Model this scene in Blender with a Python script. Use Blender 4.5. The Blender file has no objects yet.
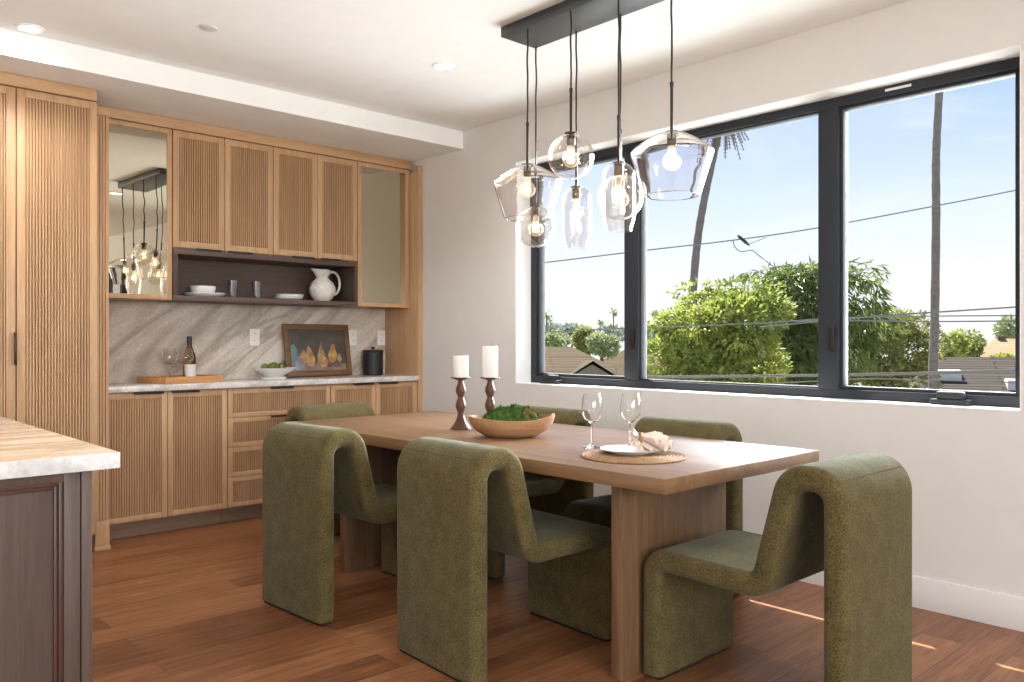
import bpy, bmesh, math, random
from mathutils import Vector, Matrix, noise as mnoise

scene = bpy.context.scene
COL = scene.collection
PI = math.pi
F_PX, YAW, EYE = 822.0, math.radians(42.9), 1.19
SN, CS = math.sin(YAW), math.cos(YAW)

def place(u, v, D):
    """a real-world point at depth D along a sight line of the photograph (used for far things outdoors)"""
    l = (u - 512) / F_PX
    return Vector((D * (SN + CS * l), D * (CS - SN * l), EYE + (341 - v) * D / F_PX))

# ------------------------------------------------------------------ materials
def new_mat(name):
    m = bpy.data.materials.new(name); m.use_nodes = True
    nt = m.node_tree
    return m, nt, nt.nodes['Principled BSDF']

def N(nt, t, **kw):
    n = nt.nodes.new(t)
    for k, v in kw.items():
        if k in n.inputs: n.inputs[k].default_value = v
        else: setattr(n, k, v)
    return n

def ramp(nt, stops, interp='LINEAR'):
    r = nt.nodes.new('ShaderNodeValToRGB'); cr = r.color_ramp; cr.interpolation = interp
    while len(cr.elements) < len(stops): cr.elements.new(0.5)
    for e, (p, c) in zip(cr.elements, stops):
        e.position = p; e.color = (*c, 1)
    return r

def coords(nt, scale=(1, 1, 1), rot=(0, 0, 0)):
    tc = nt.nodes.new('ShaderNodeTexCoord')
    mp = nt.nodes.new('ShaderNodeMapping')
    mp.inputs['Scale'].default_value = scale
    src = tc.outputs['Object']
    if any(rot):                       # turn first, stretch afterwards
        m0 = nt.nodes.new('ShaderNodeMapping'); m0.inputs['Rotation'].default_value = rot
        nt.links.new(src, m0.inputs['Vector']); src = m0.outputs[0]
    nt.links.new(src, mp.inputs['Vector'])
    return mp

def plain(name, col, rough=.5, metal=0., coat=0., spec=.5, var=0., vscale=8.):
    m, nt, p = new_mat(name)
    p.inputs['Roughness'].default_value = rough
    p.inputs['Metallic'].default_value = metal
    p.inputs['Coat Weight'].default_value = coat
    p.inputs['Specular IOR Level'].default_value = spec
    mp = coords(nt)
    nz = N(nt, 'ShaderNodeTexNoise', Scale=vscale, Detail=3.)
    nt.links.new(mp.outputs[0], nz.inputs['Vector'])
    v = max(var, .015)
    r = ramp(nt, [(.3, tuple(c * (1 - v) for c in col)), (.7, tuple(min(1, c * (1 + v)) for c in col))])
    nt.links.new(nz.outputs['Fac'], r.inputs['Fac'])
    nt.links.new(r.outputs['Color'], p.inputs['Base Color'])
    return m

def wood(name, dark, mid, light, axis='Z', rough=.42, fine=1., bump=.05, spec=.4):
    m, nt, p = new_mat(name)
    sc = {'X': (1.2, 22, 22), 'Y': (22, 1.2, 22), 'Z': (22, 22, 1.2)}[axis]
    mp = coords(nt, tuple(s * fine for s in sc))
    n1 = N(nt, 'ShaderNodeTexNoise', Scale=1., Detail=5., Roughness=.6, Distortion=.4)
    n2 = N(nt, 'ShaderNodeTexNoise', Scale=7., Detail=3., Roughness=.7)
    nt.links.new(mp.outputs[0], n1.inputs['Vector']); nt.links.new(mp.outputs[0], n2.inputs['Vector'])
    mix = N(nt, 'ShaderNodeMix', data_type='FLOAT'); mix.inputs[0].default_value = .4
    nt.links.new(n1.outputs['Fac'], mix.inputs[2]); nt.links.new(n2.outputs['Fac'], mix.inputs[3])
    r = ramp(nt, [(.28, dark), (.5, mid), (.72, light)])
    nt.links.new(mix.outputs[0], r.inputs['Fac'])
    nt.links.new(r.outputs['Color'], p.inputs['Base Color'])
    p.inputs['Roughness'].default_value = rough
    p.inputs['Specular IOR Level'].default_value = spec
    b = N(nt, 'ShaderNodeBump', Strength=bump, Distance=.002)
    nt.links.new(mix.outputs[0], b.inputs['Height']); nt.links.new(b.outputs[0], p.inputs['Normal'])
    return m

def floor_mat():
    m, nt, p = new_mat('walnut_planks')
    tc = nt.nodes.new('ShaderNodeTexCoord')
    br = N(nt, 'ShaderNodeTexBrick', offset=.37, offset_frequency=2)
    br.inputs['Color1'].default_value = (0, 0, 0, 1); br.inputs['Color2'].default_value = (1, 1, 1, 1)
    br.inputs['Mortar'].default_value = (.5, .5, .5, 1)
    br.inputs['Scale'].default_value = 1.; br.inputs['Mortar Size'].default_value = .0012
    br.inputs['Mortar Smooth'].default_value = .1; br.inputs['Bias'].default_value = 0.
    br.inputs['Brick Width'].default_value = 1.75; br.inputs['Row Height'].default_value = .165
    nt.links.new(tc.outputs['Object'], br.inputs['Vector'])
    # shift the grain on every plank
    sep = nt.nodes.new('ShaderNodeSeparateColor'); nt.links.new(br.outputs['Color'], sep.inputs[0])
    mul = N(nt, 'ShaderNodeMath', operation='MULTIPLY'); mul.inputs[1].default_value = 13.
    nt.links.new(sep.outputs[0], mul.inputs[0])
    cmb = nt.nodes.new('ShaderNodeCombineXYZ')
    nt.links.new(mul.outputs[0], cmb.inputs[2])
    mp = N(nt, 'ShaderNodeMapping'); mp.inputs['Scale'].default_value = (1.1, 14, 1)
    nt.links.new(tc.outputs['Object'], mp.inputs['Vector'])
    add = N(nt, 'ShaderNodeVectorMath', operation='ADD')
    nt.links.new(mp.outputs[0], add.inputs[0]); nt.links.new(cmb.outputs[0], add.inputs[1])
    n1 = N(nt, 'ShaderNodeTexNoise', Scale=1.5, Detail=7., Roughness=.66, Distortion=1.3)
    n2 = N(nt, 'ShaderNodeTexNoise', Scale=7., Detail=3., Roughness=.7)
    nt.links.new(add.outputs[0], n1.inputs['Vector']); nt.links.new(add.outputs[0], n2.inputs['Vector'])
    mix = N(nt, 'ShaderNodeMix', data_type='FLOAT'); mix.inputs[0].default_value = .33
    nt.links.new(n1.outputs['Fac'], mix.inputs[2]); nt.links.new(n2.outputs['Fac'], mix.inputs[3])
    m2 = N(nt, 'ShaderNodeMix', data_type='FLOAT'); m2.inputs[0].default_value = .15
    nt.links.new(mix.outputs[0], m2.inputs[2]); nt.links.new(sep.outputs[0], m2.inputs[3])
    r = ramp(nt, [(.28, (.058, .019, .008)), (.41, (.16, .060, .024)), (.53, (.265, .108, .044)), (.70, (.40, .187, .087))])
    nt.links.new(m2.outputs[0], r.inputs['Fac'])
    dk = N(nt, 'ShaderNodeMix', data_type='RGBA')
    dk.inputs[7].default_value = (.05, .02, .012, 1)
    nt.links.new(br.outputs['Fac'], dk.inputs[0]); nt.links.new(r.outputs['Color'], dk.inputs[6])
    nt.links.new(dk.outputs[2], p.inputs['Base Color'])
    p.inputs['Roughness'].default_value = .38
    p.inputs['Specular IOR Level'].default_value = .4
    b = N(nt, 'ShaderNodeBump', Strength=.06, Distance=.002)
    nt.links.new(mix.outputs[0], b.inputs['Height']); nt.links.new(b.outputs[0], p.inputs['Normal'])
    return m

def stone(name, base, light, vein, rot, scale, warm=None, rough=.25, vein_w=.5):
    m, nt, p = new_mat(name)
    mp = coords(nt, scale, rot)
    n0 = N(nt, 'ShaderNodeTexNoise', Scale=1.3, Detail=7., Roughness=.62, Distortion=1.2)
    nt.links.new(mp.outputs[0], n0.inputs['Vector'])
    r0 = ramp(nt, [(.3, base), (.62, light)])
    nt.links.new(n0.outputs['Fac'], r0.inputs['Fac'])
    n1 = N(nt, 'ShaderNodeTexNoise', Scale=.9, Detail=4., Roughness=.55, Distortion=.8)
    nt.links.new(mp.outputs[0], n1.inputs['Vector'])
    r1 = ramp(nt, [(.44, (0, 0, 0)), (.5, (1, 1, 1)), (.555, (0, 0, 0))])
    nt.links.new(n1.outputs['Fac'], r1.inputs['Fac'])
    mulv = N(nt, 'ShaderNodeMath', operation='MULTIPLY'); mulv.inputs[1].default_value = vein_w
    nt.links.new(r1.outputs['Color'], mulv.inputs[0])
    mx = N(nt, 'ShaderNodeMix', data_type='RGBA'); mx.inputs[7].default_value = (*vein, 1)
    nt.links.new(mulv.outputs[0], mx.inputs[0]); nt.links.new(r0.outputs['Color'], mx.inputs[6])
    out = mx.outputs[2]
    # crystalline speckle
    tc = nt.nodes.new('ShaderNodeTexCoord')
    n3 = N(nt, 'ShaderNodeTexNoise', Scale=55., Detail=3., Roughness=.7)
    nt.links.new(tc.outputs['Object'], n3.inputs['Vector'])
    r3 = ramp(nt, [(.3, (.82, .82, .83)), (.65, (1.08, 1.07, 1.06))])
    nt.links.new(n3.outputs['Fac'], r3.inputs['Fac'])
    mm = N(nt, 'ShaderNodeMix', data_type='RGBA', blend_type='MULTIPLY'); mm.inputs[0].default_value = 1.
    nt.links.new(out, mm.inputs[6]); nt.links.new(r3.outputs['Color'], mm.inputs[7])
    nt.links.new(mm.outputs[2], p.inputs['Base Color'])
    p.inputs['Roughness'].default_value = rough
    return m

def fabric(name, c0, c1, c2):
    m, nt, p = new_mat(name)
    mp = coords(nt)
    n1 = N(nt, 'ShaderNodeTexNoise', Scale=230., Detail=2., Roughness=.7)
    n2 = N(nt, 'ShaderNodeTexNoise', Scale=14., Detail=2.)
    nt.links.new(mp.outputs[0], n1.inputs['Vector']); nt.links.new(mp.outputs[0], n2.inputs['Vector'])
    mix = N(nt, 'ShaderNodeMix', data_type='FLOAT'); mix.inputs[0].default_value = .22
    nt.links.new(n1.outputs['Fac'], mix.inputs[2]); nt.links.new(n2.outputs['Fac'], mix.inputs[3])
    r = ramp(nt, [(.32, c0), (.5, c1), (.68, c2)])
    nt.links.new(mix.outputs[0], r.inputs['Fac']); nt.links.new(r.outputs['Color'], p.inputs['Base Color'])
    p.inputs['Roughness'].default_value = .95
    p.inputs['Specular IOR Level'].default_value = .12
    p.inputs['Sheen Weight'].default_value = .15
    p.inputs['Sheen Roughness'].default_value = .5
    p.inputs['Sheen Tint'].default_value = (.7, .85, .78, 1)
    b = N(nt, 'ShaderNodeBump', Strength=.38, Distance=.003)
    nt.links.new(n1.outputs['Fac'], b.inputs['Height']); nt.links.new(b.outputs[0], p.inputs['Normal'])
    return m

def emit(name, col, strength):
    m = bpy.data.materials.new(name); m.use_nodes = True; nt = m.node_tree; nt.nodes.clear()
    e = N(nt, 'ShaderNodeEmission', Color=(*col, 1), Strength=strength)
    o = nt.nodes.new('ShaderNodeOutputMaterial'); nt.links.new(e.outputs[0], o.inputs[0])
    return m

def clear_glass(name, tint=(1, 1, 1), ior=1.45):
    m = bpy.data.materials.new(name); m.use_nodes = True; nt = m.node_tree; nt.nodes.clear()
    g = N(nt, 'ShaderNodeBsdfGlass', Color=(*tint, 1), Roughness=0., IOR=ior)
    o = nt.nodes.new('ShaderNodeOutputMaterial'); nt.links.new(g.outputs[0], o.inputs[0])
    return m

def thin_glass(name, tint=(1, 1, 1), ior=1.5, refl=(1, 1, 1), bias=0.):
    m = bpy.data.materials.new(name); m.use_nodes = True; nt = m.node_tree; nt.nodes.clear()
    t = N(nt, 'ShaderNodeBsdfTransparent', Color=(*tint, 1))
    g = N(nt, 'ShaderNodeBsdfGlossy', Color=(*refl, 1), Roughness=.0)
    lw = nt.nodes.new('ShaderNodeLayerWeight')
    f = N(nt, 'ShaderNodeMath', operation='POWER'); f.inputs[1].default_value = 5.
    nt.links.new(lw.outputs['Facing'], f.inputs[0])
    mx = nt.nodes.new('ShaderNodeMixShader')
    f0 = ((ior - 1) / (ior + 1)) ** 2
    a = N(nt, 'ShaderNodeMath', operation='MULTIPLY_ADD', use_clamp=True); a.inputs[1].default_value = 1 - f0; a.inputs[2].default_value = f0 + bias
    nt.links.new(f.outputs[0], a.inputs[0]); nt.links.new(a.outputs[0], mx.inputs[0])
    nt.links.new(t.outputs[0], mx.inputs[1]); nt.links.new(g.outputs[0], mx.inputs[2])
    o = nt.nodes.new('ShaderNodeOutputMaterial'); nt.links.new(mx.outputs[0], o.inputs[0])
    return m

def bronze_mirror():
    m = bpy.data.materials.new('bronze_mirror_glass'); m.use_nodes = True; nt = m.node_tree; nt.nodes.clear()
    t = N(nt, 'ShaderNodeBsdfTransparent', Color=(.5, .46, .37, 1))
    g = N(nt, 'ShaderNodeBsdfGlossy', Color=(.66, .61, .48, 1), Roughness=.0)
    mx = nt.nodes.new('ShaderNodeMixShader'); mx.inputs[0].default_value = .86
    nz = N(nt, 'ShaderNodeTexNoise', Scale=2.2, Detail=0.)
    tc = nt.nodes.new('ShaderNodeTexCoord'); nt.links.new(tc.outputs['Object'], nz.inputs['Vector'])
    b = N(nt, 'ShaderNodeBump', Strength=.07, Distance=.05)
    nt.links.new(nz.outputs['Fac'], b.inputs['Height']); nt.links.new(b.outputs[0], g.inputs['Normal'])
    nt.links.new(t.outputs[0], mx.inputs[1]); nt.links.new(g.outputs[0], mx.inputs[2])
    o = nt.nodes.new('ShaderNodeOutputMaterial'); nt.links.new(mx.outputs[0], o.inputs[0])
    return m

def leaf_mat(name, cols, rough=.5, scale=2.5, translucent=.35):
    m = bpy.data.materials.new(name); m.use_nodes = True; nt = m.node_tree
    p = nt.nodes['Principled BSDF']
    mp = coords(nt)
    n1 = N(nt, 'ShaderNodeTexNoise', Scale=scale, Detail=4., Roughness=.7)
    nt.links.new(mp.outputs[0], n1.inputs['Vector'])
    k = len(cols)
    r = ramp(nt, [(.3 + .4 * i / (k - 1), c) for i, c in enumerate(cols)])
    nt.links.new(n1.outputs['Fac'], r.inputs['Fac'])
    nt.links.new(r.outputs['Color'], p.inputs['Base Color'])
    p.inputs['Roughness'].default_value = rough
    tr = nt.nodes.new('ShaderNodeBsdfTranslucent'); nt.links.new(r.outputs['Color'], tr.inputs['Color'])
    mx = nt.nodes.new('ShaderNodeMixShader'); mx.inputs[0].default_value = translucent
    nt.links.new(p.outputs[0], mx.inputs[1]); nt.links.new(tr.outputs[0], mx.inputs[2])
    nt.links.new(mx.outputs[0], nt.nodes['Material Output'].inputs[0])
    return m

def tile_roof(name, c0, c1, rows=.2):
    m, nt, p = new_mat(name)
    mp = coords(nt)
    br = N(nt, 'ShaderNodeTexBrick'); br.inputs['Scale'].default_value = 1.
    br.inputs['Color1'].default_value = (*c0, 1); br.inputs['Color2'].default_value = (*c1, 1)
    br.inputs['Mortar'].default_value = tuple(c * .55 for c in c0) + (1,)
    br.inputs['Brick Width'].default_value = 6.; br.inputs['Row Height'].default_value = rows
    br.inputs['Mortar Size'].default_value = .03
    nt.links.new(mp.outputs[0], br.inputs['Vector'])
    nt.links.new(br.outputs['Color'], p.inputs['Base Color'])
    p.inputs['Roughness'].default_value = .95
    p.inputs['Specular IOR Level'].default_value = .04
    return m

M = {}
M['wall'] = plain('wall_paint_warm_white', (.70, .675, .65), .85, spec=.2)
M['ceil'] = plain('ceiling_paint_white', (.88, .88, .87), .9, spec=.15)
M['trim'] = plain('trim_paint_white', (.76, .745, .73), .55)
M['cover'] = plain('grey_white_plastic', (.60, .58, .56), .6)
M['toe'] = wood('shaded_oak_plinth', (.20, .125, .082), (.27, .175, .12), (.33, .22, .155), 'X', .55)  # oak darkened in its colour for the shadow in the toe recess
M['sill'] = plain('sill_paint_white', (.86, .86, .85), .6)
M['floor'] = floor_mat()
M['oak'] = wood('light_oak_upright', (.38, .215, .107), (.50, .305, .163), (.61, .395, .228), 'Z', .45)
M['oak_x'] = wood('light_oak_level', (.38, .215, .107), (.50, .305, .163), (.61, .395, .228), 'X', .45)
M['oak_groove'] = wood('light_oak_reeded', (.35, .195, .097), (.475, .288, .152), (.59, .38, .218), 'Z', .5)
M['walnut'] = wood('grey_walnut_upright', (.050, .031, .023), (.078, .049, .037), (.115, .075, .058), 'Z', .45, .8)
M['walnut_x'] = wood('grey_walnut_level', (.072, .044, .034), (.10, .063, .050), (.14, .09, .073), 'X', .45, .8)
M['walnut_red'] = wood('red_walnut_moulding', (.045, .020, .013), (.068, .030, .020), (.095, .043, .029), 'Z', .4)
M['table'] = wood('table_oak_lengthwise', (.115, .056, .023), (.20, .106, .047), (.295, .168, .080), 'Y', .40, .7, .10, .7)
M['table_z'] = wood('table_oak_upright', (.07, .036, .017), (.165, .088, .043), (.255, .148, .078), 'Z', .45, .5, .08)
M['holder'] = wood('turned_walnut', (.062, .026, .014), (.105, .046, .026), (.15, .070, .042), 'Z', .4)
M['bowlwood'] = wood('pale_carved_wood', (.20, .095, .042), (.38, .205, .10), (.55, .34, .195), 'X', .5, .45)
M['traywood'] = wood('acacia_tray', (.33, .13, .04), (.52, .25, .09), (.64, .36, .16), 'X', .45, .6)
M['splash'] = stone('taupe_quartzite', (.43, .36, .30), (.68, .61, .54), (.27, .205, .155), (0, math.radians(38), 0), (.55, 2.2, 3.4), rough=.28, vein_w=.7)
M['counter'] = stone('pale_quartzite', (.55, .51, .485), (.78, .75, .725), (.36, .31, .27), (0, math.radians(30), .3), (2.2, 5, 6), rough=.22, vein_w=.4)
M['island_top'] = stone('cream_banded_quartzite', (.42, .29, .18), (.56, .45, .35), (.30, .175, .09), (0, 0, math.radians(-6)), (.9, 6.5, 2.), rough=.18, vein_w=.6)
M['island_edge'] = stone('white_grey_quartzite', (.42, .41, .40), (.58, .57, .56), (.34, .33, .32), (0, .4, .2), (3, 5, 5), rough=.2, vein_w=.3)
M['fabric'] = fabric('olive_boucle', (.042, .031, .010), (.100, .077, .028), (.178, .140, .056))
M['black'] = plain('matte_black', (.014, .013, .013), .45)
M['bronze'] = plain('dark_bronze_metal', (.035, .028, .023), .35, metal=.6)
M['gunmetal'] = plain('gunmetal_canopy', (.075, .08, .085), .36, metal=.7)
M['brass'] = plain('aged_brass_socket', (.10, .065, .035), .35, metal=.8)
M['frame'] = plain('window_frame_charcoal', (.030, .034, .041), .6, spec=.22)
M['white'] = plain('white_ceramic', (.80, .79, .77), .25)
M['offwhite'] = plain('marbled_white_ceramic', (.72, .68, .62), .4, var=.18, vscale=25)
M['outlet'] = plain('white_plastic', (.82, .80, .78), .4)
M['slot'] = plain('outlet_slot_grey', (.25, .23, .22), .6)
M['wax'] = plain('white_wax', (.87, .85, .80), .6)
M['linen'] = plain('blush_linen', (.74, .61, .53), .9, var=.12, vscale=30)
M['cane'] = plain('woven_seagrass', (.30, .175, .085), .85, var=.4, vscale=90)
M['plate_edge'] = plain('grey_rim_ceramic', (.74, .75, .76), .25)
M['canister'] = plain('black_textured_ceramic', (.012, .012, .013), .55, var=.4, vscale=120)
M['lime'] = plain('lime_skin', (.12, .14, .02), .4, var=.25, vscale=30)
M['moss'] = plain('green_moss', (.055, .115, .014), .95, var=.6, vscale=45)
M['bark_chip'] = plain('dry_moss_patch', (.33, .17, .06), .95, var=.3, vscale=60)
M['bottle'] = clear_glass('pale_wine_in_bottle', (.62, .46, .26))
M['foil'] = plain('black_foil_capsule', (.012, .011, .012), .35)
M['label'] = plain('white_paper_label', (.80, .80, .80), .7)
M['glass'] = clear_glass('clear_glass', (.985, .985, .98))
M['pglass'] = clear_glass('pendant_glass_faint_smoke', (.985, .975, .965), 1.42)
M['tumbler'] = thin_glass('grey_tumbler_glass', (.74, .75, .78), 1.5, (.9, .92, .97), .10)
M['pglass_thin'] = thin_glass('pendant_glass_clear', (.965, .955, .94), 1.7)
M['pane'] = thin_glass('window_pane', (.98, .985, .985), 1.12)
M['bulbglass'] = thin_glass('bulb_glass', (1, .97, .92), 1.3)
M['mirror'] = bronze_mirror()
M['filament'] = emit('glowing_filament', (1., .70, .38), 30.)
_nt = M['bulbglass'].node_tree
_e = N(_nt, 'ShaderNodeEmission', Color=(1., .74, .45, 1), Strength=.22)
_a = _nt.nodes.new('ShaderNodeAddShader')
_o = [n for n in _nt.nodes if n.type == 'OUTPUT_MATERIAL'][0]
_src = _o.inputs[0].links[0].from_socket
_nt.links.new(_src, _a.inputs[0]); _nt.links.new(_e.outputs[0], _a.inputs[1]); _nt.links.new(_a.outputs[0], _o.inputs[0])
M['lamp_lens'] = emit('downlight_lens', (1., .93, .84), 9.)
M['gold'] = wood('antique_gilt_frame', (.09, .043, .018), (.17, .085, .036), (.27, .15, .07), 'X', .4, 2.)
M['can_bg'] = plain('painted_dark_ground', (.052, .044, .038), .35, var=.35, vscale=9, coat=.5)
M['can_table'] = plain('painted_table', (.20, .15, .12), .35, var=.3, vscale=14, coat=.5)
M['can_pear'] = plain('painted_pear_ochre', (.40, .22, .08), .35, var=.5, vscale=16, coat=.5)
M['can_pear2'] = plain('painted_pear_green', (.31, .22, .085), .35, var=.45, vscale=22, coat=.5)
M['can_plum'] = plain('painted_plum', (.13, .065, .06), .35, var=.35, vscale=22, coat=.5)
M['can_blue'] = plain('painted_blue_cloth', (.20, .24, .36), .35, var=.3, vscale=14, coat=.5)
M['can_teal'] = plain('painted_teal_cloth', (.11, .20, .20), .35, var=.2, vscale=14, coat=.5)
# outdoors
M['leaf_bright'] = leaf_mat('leaf_yellow_green', [(.04, .065, .012), (.17, .225, .036), (.40, .44, .10), (.54, .52, .17)], scale=5, translucent=.42)
M['leaf_dark'] = leaf_mat('leaf_deep_green', [(.04, .065, .016), (.14, .19, .045), (.32, .37, .11)], scale=5, translucent=.42)
M['leaf_mid'] = leaf_mat('leaf_mid_green', [(.07, .09, .025), (.25, .275, .07), (.48, .46, .16)], scale=5, translucent=.42)
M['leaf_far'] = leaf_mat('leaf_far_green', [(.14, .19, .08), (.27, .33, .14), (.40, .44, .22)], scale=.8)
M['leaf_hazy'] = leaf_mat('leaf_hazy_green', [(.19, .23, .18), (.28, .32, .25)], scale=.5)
M['palmbark'] = wood('palm_bark', (.10, .085, .07), (.19, .165, .14), (.28, .25, .215), 'X', .9, .5)
M['bark'] = plain('tree_bark', (.12, .085, .06), .9, var=.3)
M['dry_frond'] = plain('dry_palm_frond', (.20, .15, .09), .9, var=.3)
M['roof_tan'] = tile_roof('tan_roof_tiles', (.098, .072, .044), (.135, .103, .066))
M['roof_grey'] = tile_roof('grey_brown_shingles', (.056, .047, .038), (.08, .068, .056), .22)
M['roof_terra'] = tile_roof('terracotta_roof', (.36, .20, .11), (.42, .25, .15), .4)
M['stucco'] = plain('cream_stucco', (.22, .20, .15), .9)
M['stucco_o'] = plain('peach_stucco', (.42, .26, .15), .9)
M['ground'] = plain('dry_ground', (.22, .20, .14), .95, var=.3, vscale=.2)
M['wire'] = plain('weathered_cable', (.20, .19, .17), .8)
M['wire_dark'] = plain('black_cable', (.03, .03, .03), .7)
M['ext'] = plain('exterior_stucco', (.7, .68, .64), .9)
M['art_mat'] = plain('print_white_mat', (.8, .8, .78), .7)

# ------------------------------------------------------------------ mesh builder
class B:
    def __init__(s): s.v = []; s.f = []; s.m = []; s.sm = []
    def add(s, verts, faces, mi=0, smooth=False):
        o = len(s.v); s.v += [tuple(p) for p in verts]
        for f in faces:
            s.f.append([o + i for i in f]); s.m.append(mi); s.sm.append(smooth)
        return s
    def bm(s, bm, mi=0, smooth=False):
        bm.verts.index_update()
        s.add([v.co[:] for v in bm.verts], [[v.index for v in f.verts] for f in bm.faces], mi, smooth)
        bm.free(); return s
    def box(s, x0, x1, y0, y1, z0, z1, bev=0., mi=0, seg=2):
        bm = bmesh.new()
        vs = [bm.verts.new(p) for p in [(x0, y0, z0), (x1, y0, z0), (x1, y1, z0), (x0, y1, z0), (x0, y0, z1), (x1, y0, z1), (x1, y1, z1), (x0, y1, z1)]]
        for f in [(0, 3, 2, 1), (4, 5, 6, 7), (0, 1, 5, 4), (1, 2, 6, 5), (2, 3, 7, 6), (3, 0, 4, 7)]:
            bm.faces.new([vs[i] for i in f])
        if bev: bmesh.ops.bevel(bm, geom=bm.edges[:], offset=bev, segments=seg, affect='EDGES', profile=.5)
        return s.bm(bm, mi, bool(bev))
    def lathe(s, prof, n=32, c=(0, 0, 0), mi=0, smooth=True, sx=1., sy=1.):
        vs = []; fs = []; k = len(prof)
        for i in range(n):
            a = 2 * PI * i / n
            for r, z in prof: vs.append((c[0] + sx * r * math.cos(a), c[1] + sy * r * math.sin(a), c[2] + z))
        for i in range(n):
            j = (i + 1) % n
            for q in range(k - 1):
                a_, b_, c_, d_ = i * k + q, j * k + q, j * k + q + 1, i * k + q + 1
                ra, rb = prof[q][0], prof[q + 1][0]
                if ra < 1e-7 and rb < 1e-7: continue
                if ra < 1e-7: fs.append((a_, c_, d_))
                elif rb < 1e-7: fs.append((a_, b_, d_))
                else: fs.append((a_, b_, c_, d_))
        o = len(s.v)
        s.add(vs, fs, mi, smooth)
        return s
    def tube(s, pts, r, n=8, mi=0, closed=False, caps=True):
        pts = [Vector(p) for p in pts]; K = len(pts)
        rs = r if isinstance(r, (list, tuple)) else [r] * K
        vs = []; prevn = None
        for i, p in enumerate(pts):
            if closed: t = pts[(i + 1) % K] - pts[i - 1]
            else: t = pts[min(i + 1, K - 1)] - pts[max(i - 1, 0)]
            t.normalize()
            if prevn is None:
                a = Vector((0, 0, 1)) if abs(t.z) < .9 else Vector((1, 0, 0))
                nn = t.cross(a).normalized()
            else:
                nn = (prevn - t * prevn.dot(t)).normalized()
            prevn = nn; bb = t.cross(nn)
            for j in range(n):
                a = 2 * PI * j / n
                vs.append(p + (nn * math.cos(a) + bb * math.sin(a)) * rs[i])
        fs = []
        for i in range(K if closed else K - 1):
            i2 = (i + 1) % K
            for j in range(n):
                j2 = (j + 1) % n
                fs.append((i * n + j, i * n + j2, i2 * n + j2, i2 * n + j))
        if caps and not closed:
            fs.append(tuple(range(n - 1, -1, -1))); fs.append(tuple((K - 1) * n + j for j in range(n)))
        return s.add(vs, fs, mi, True)
    def prism(s, poly, axis, a0, a1, mi=0):
        """extrude a 2D outline (list of pairs) along an axis"""
        def P(p, q):
            return {'x': (q, p[0], p[1]), 'y': (p[0], q, p[1]), 'z': (p[0], p[1], q)}[axis]
        k = len(poly)
        vs = [P(p, a0) for p in poly] + [P(p, a1) for p in poly]
        fs = [tuple(range(k))[::-1], tuple(range(k, 2 * k))] + [(i, (i + 1) % k, k + (i + 1) % k, k + i) for i in range(k)]
        return s.add(vs, fs, mi)
    def obj(s, name, mats, parent=None, loc=None, fix=True, angle=38):
        me = bpy.data.meshes.new(name); me.from_pydata(s.v, [], s.f)
        for i, mi in enumerate(s.m):
            me.polygons[i].material_index = mi; me.polygons[i].use_smooth = s.sm[i]
        if not isinstance(mats, (list, tuple)): mats = [mats]
        for m in mats: me.materials.append(M[m] if isinstance(m, str) else m)
        me.update()
        if fix:
            bm = bmesh.new(); bm.from_mesh(me); bmesh.ops.recalc_face_normals(bm, faces=bm.faces); bm.to_mesh(me); bm.free()
        if any(s.sm): me.set_sharp_from_angle(angle=math.radians(angle))
        o = bpy.data.objects.new(name, me); COL.objects.link(o)
        if loc: o.location = loc
        if parent: o.parent = parent
        return o

def tag(o, label=None, cat=None, group=None, kind=None):
    if label: o['label'] = label
    if cat: o['category'] = cat
    if group: o['group'] = group
    if kind: o['kind'] = kind
    return o

def thing(name, label, cat, loc=(0, 0, 0), rz=0., group=None, kind=None):
    o = bpy.data.objects.new(name, None); o.empty_display_size = .05; COL.objects.link(o)
    o.location = loc; o.rotation_euler = (0, 0, rz)
    return tag(o, label, cat, group, kind)

def kids(o): return [c for c in bpy.data.objects if c.parent == o]

def copy_tree(o, parent=None):
    ch = kids(o)
    c = o.copy(); COL.objects.link(c)
    if parent: c.parent = parent
    for k in ch: copy_tree(k, c)
    return c

def struct(b, name, mats, parent=None, **kw):
    o = b.obj(name, mats, parent, **kw)
    o['kind'] = 'structure'
    return o

# ------------------------------------------------------------------ room shell
XW, YB, ZC = 3.83, 5.60, 2.722       # window wall, cabinet wall, ceiling
XL, YF = -4.6, -4.2                  # walls behind the viewer
WT = .24                             # wall thickness
struct(B().box(XL - .2, XW + WT, YF - .2, YB + .2, -.12, 0), 'floor', 'floor')
struct(B().box(XL - .2, XW + WT, YF - .2, YB + .2, ZC, ZC + .15), 'ceiling', 'ceil')
struct(B().box(XL, XW, 4.648, YB, 2.594, ZC), 'ceiling_soffit', 'ceil')
struct(B().box(XL - .2, XW + WT, YB, YB + .2, 0, ZC), 'wall_back', 'wall')
# window wall with two openings
W1 = (1.05, 4.086, .900, 2.408)
W2 = (-3.75, -1.42, .900, 2.408)
b = B()
ys = [YF - .2, W2[0], W2[1], W1[0], W1[1], YB]
b.box(XW, XW + WT, ys[0], ys[1], 0, ZC); b.box(XW, XW + WT, ys[2], ys[3], 0, ZC); b.box(XW, XW + WT, ys[4], ys[5], 0, ZC)
for w in (W1, W2):
    b.box(XW, XW + WT, w[0], w[1], 0, w[2]); b.box(XW, XW + WT, w[0], w[1], w[3], ZC)
struct(b, 'wall_right', 'wall')
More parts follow.
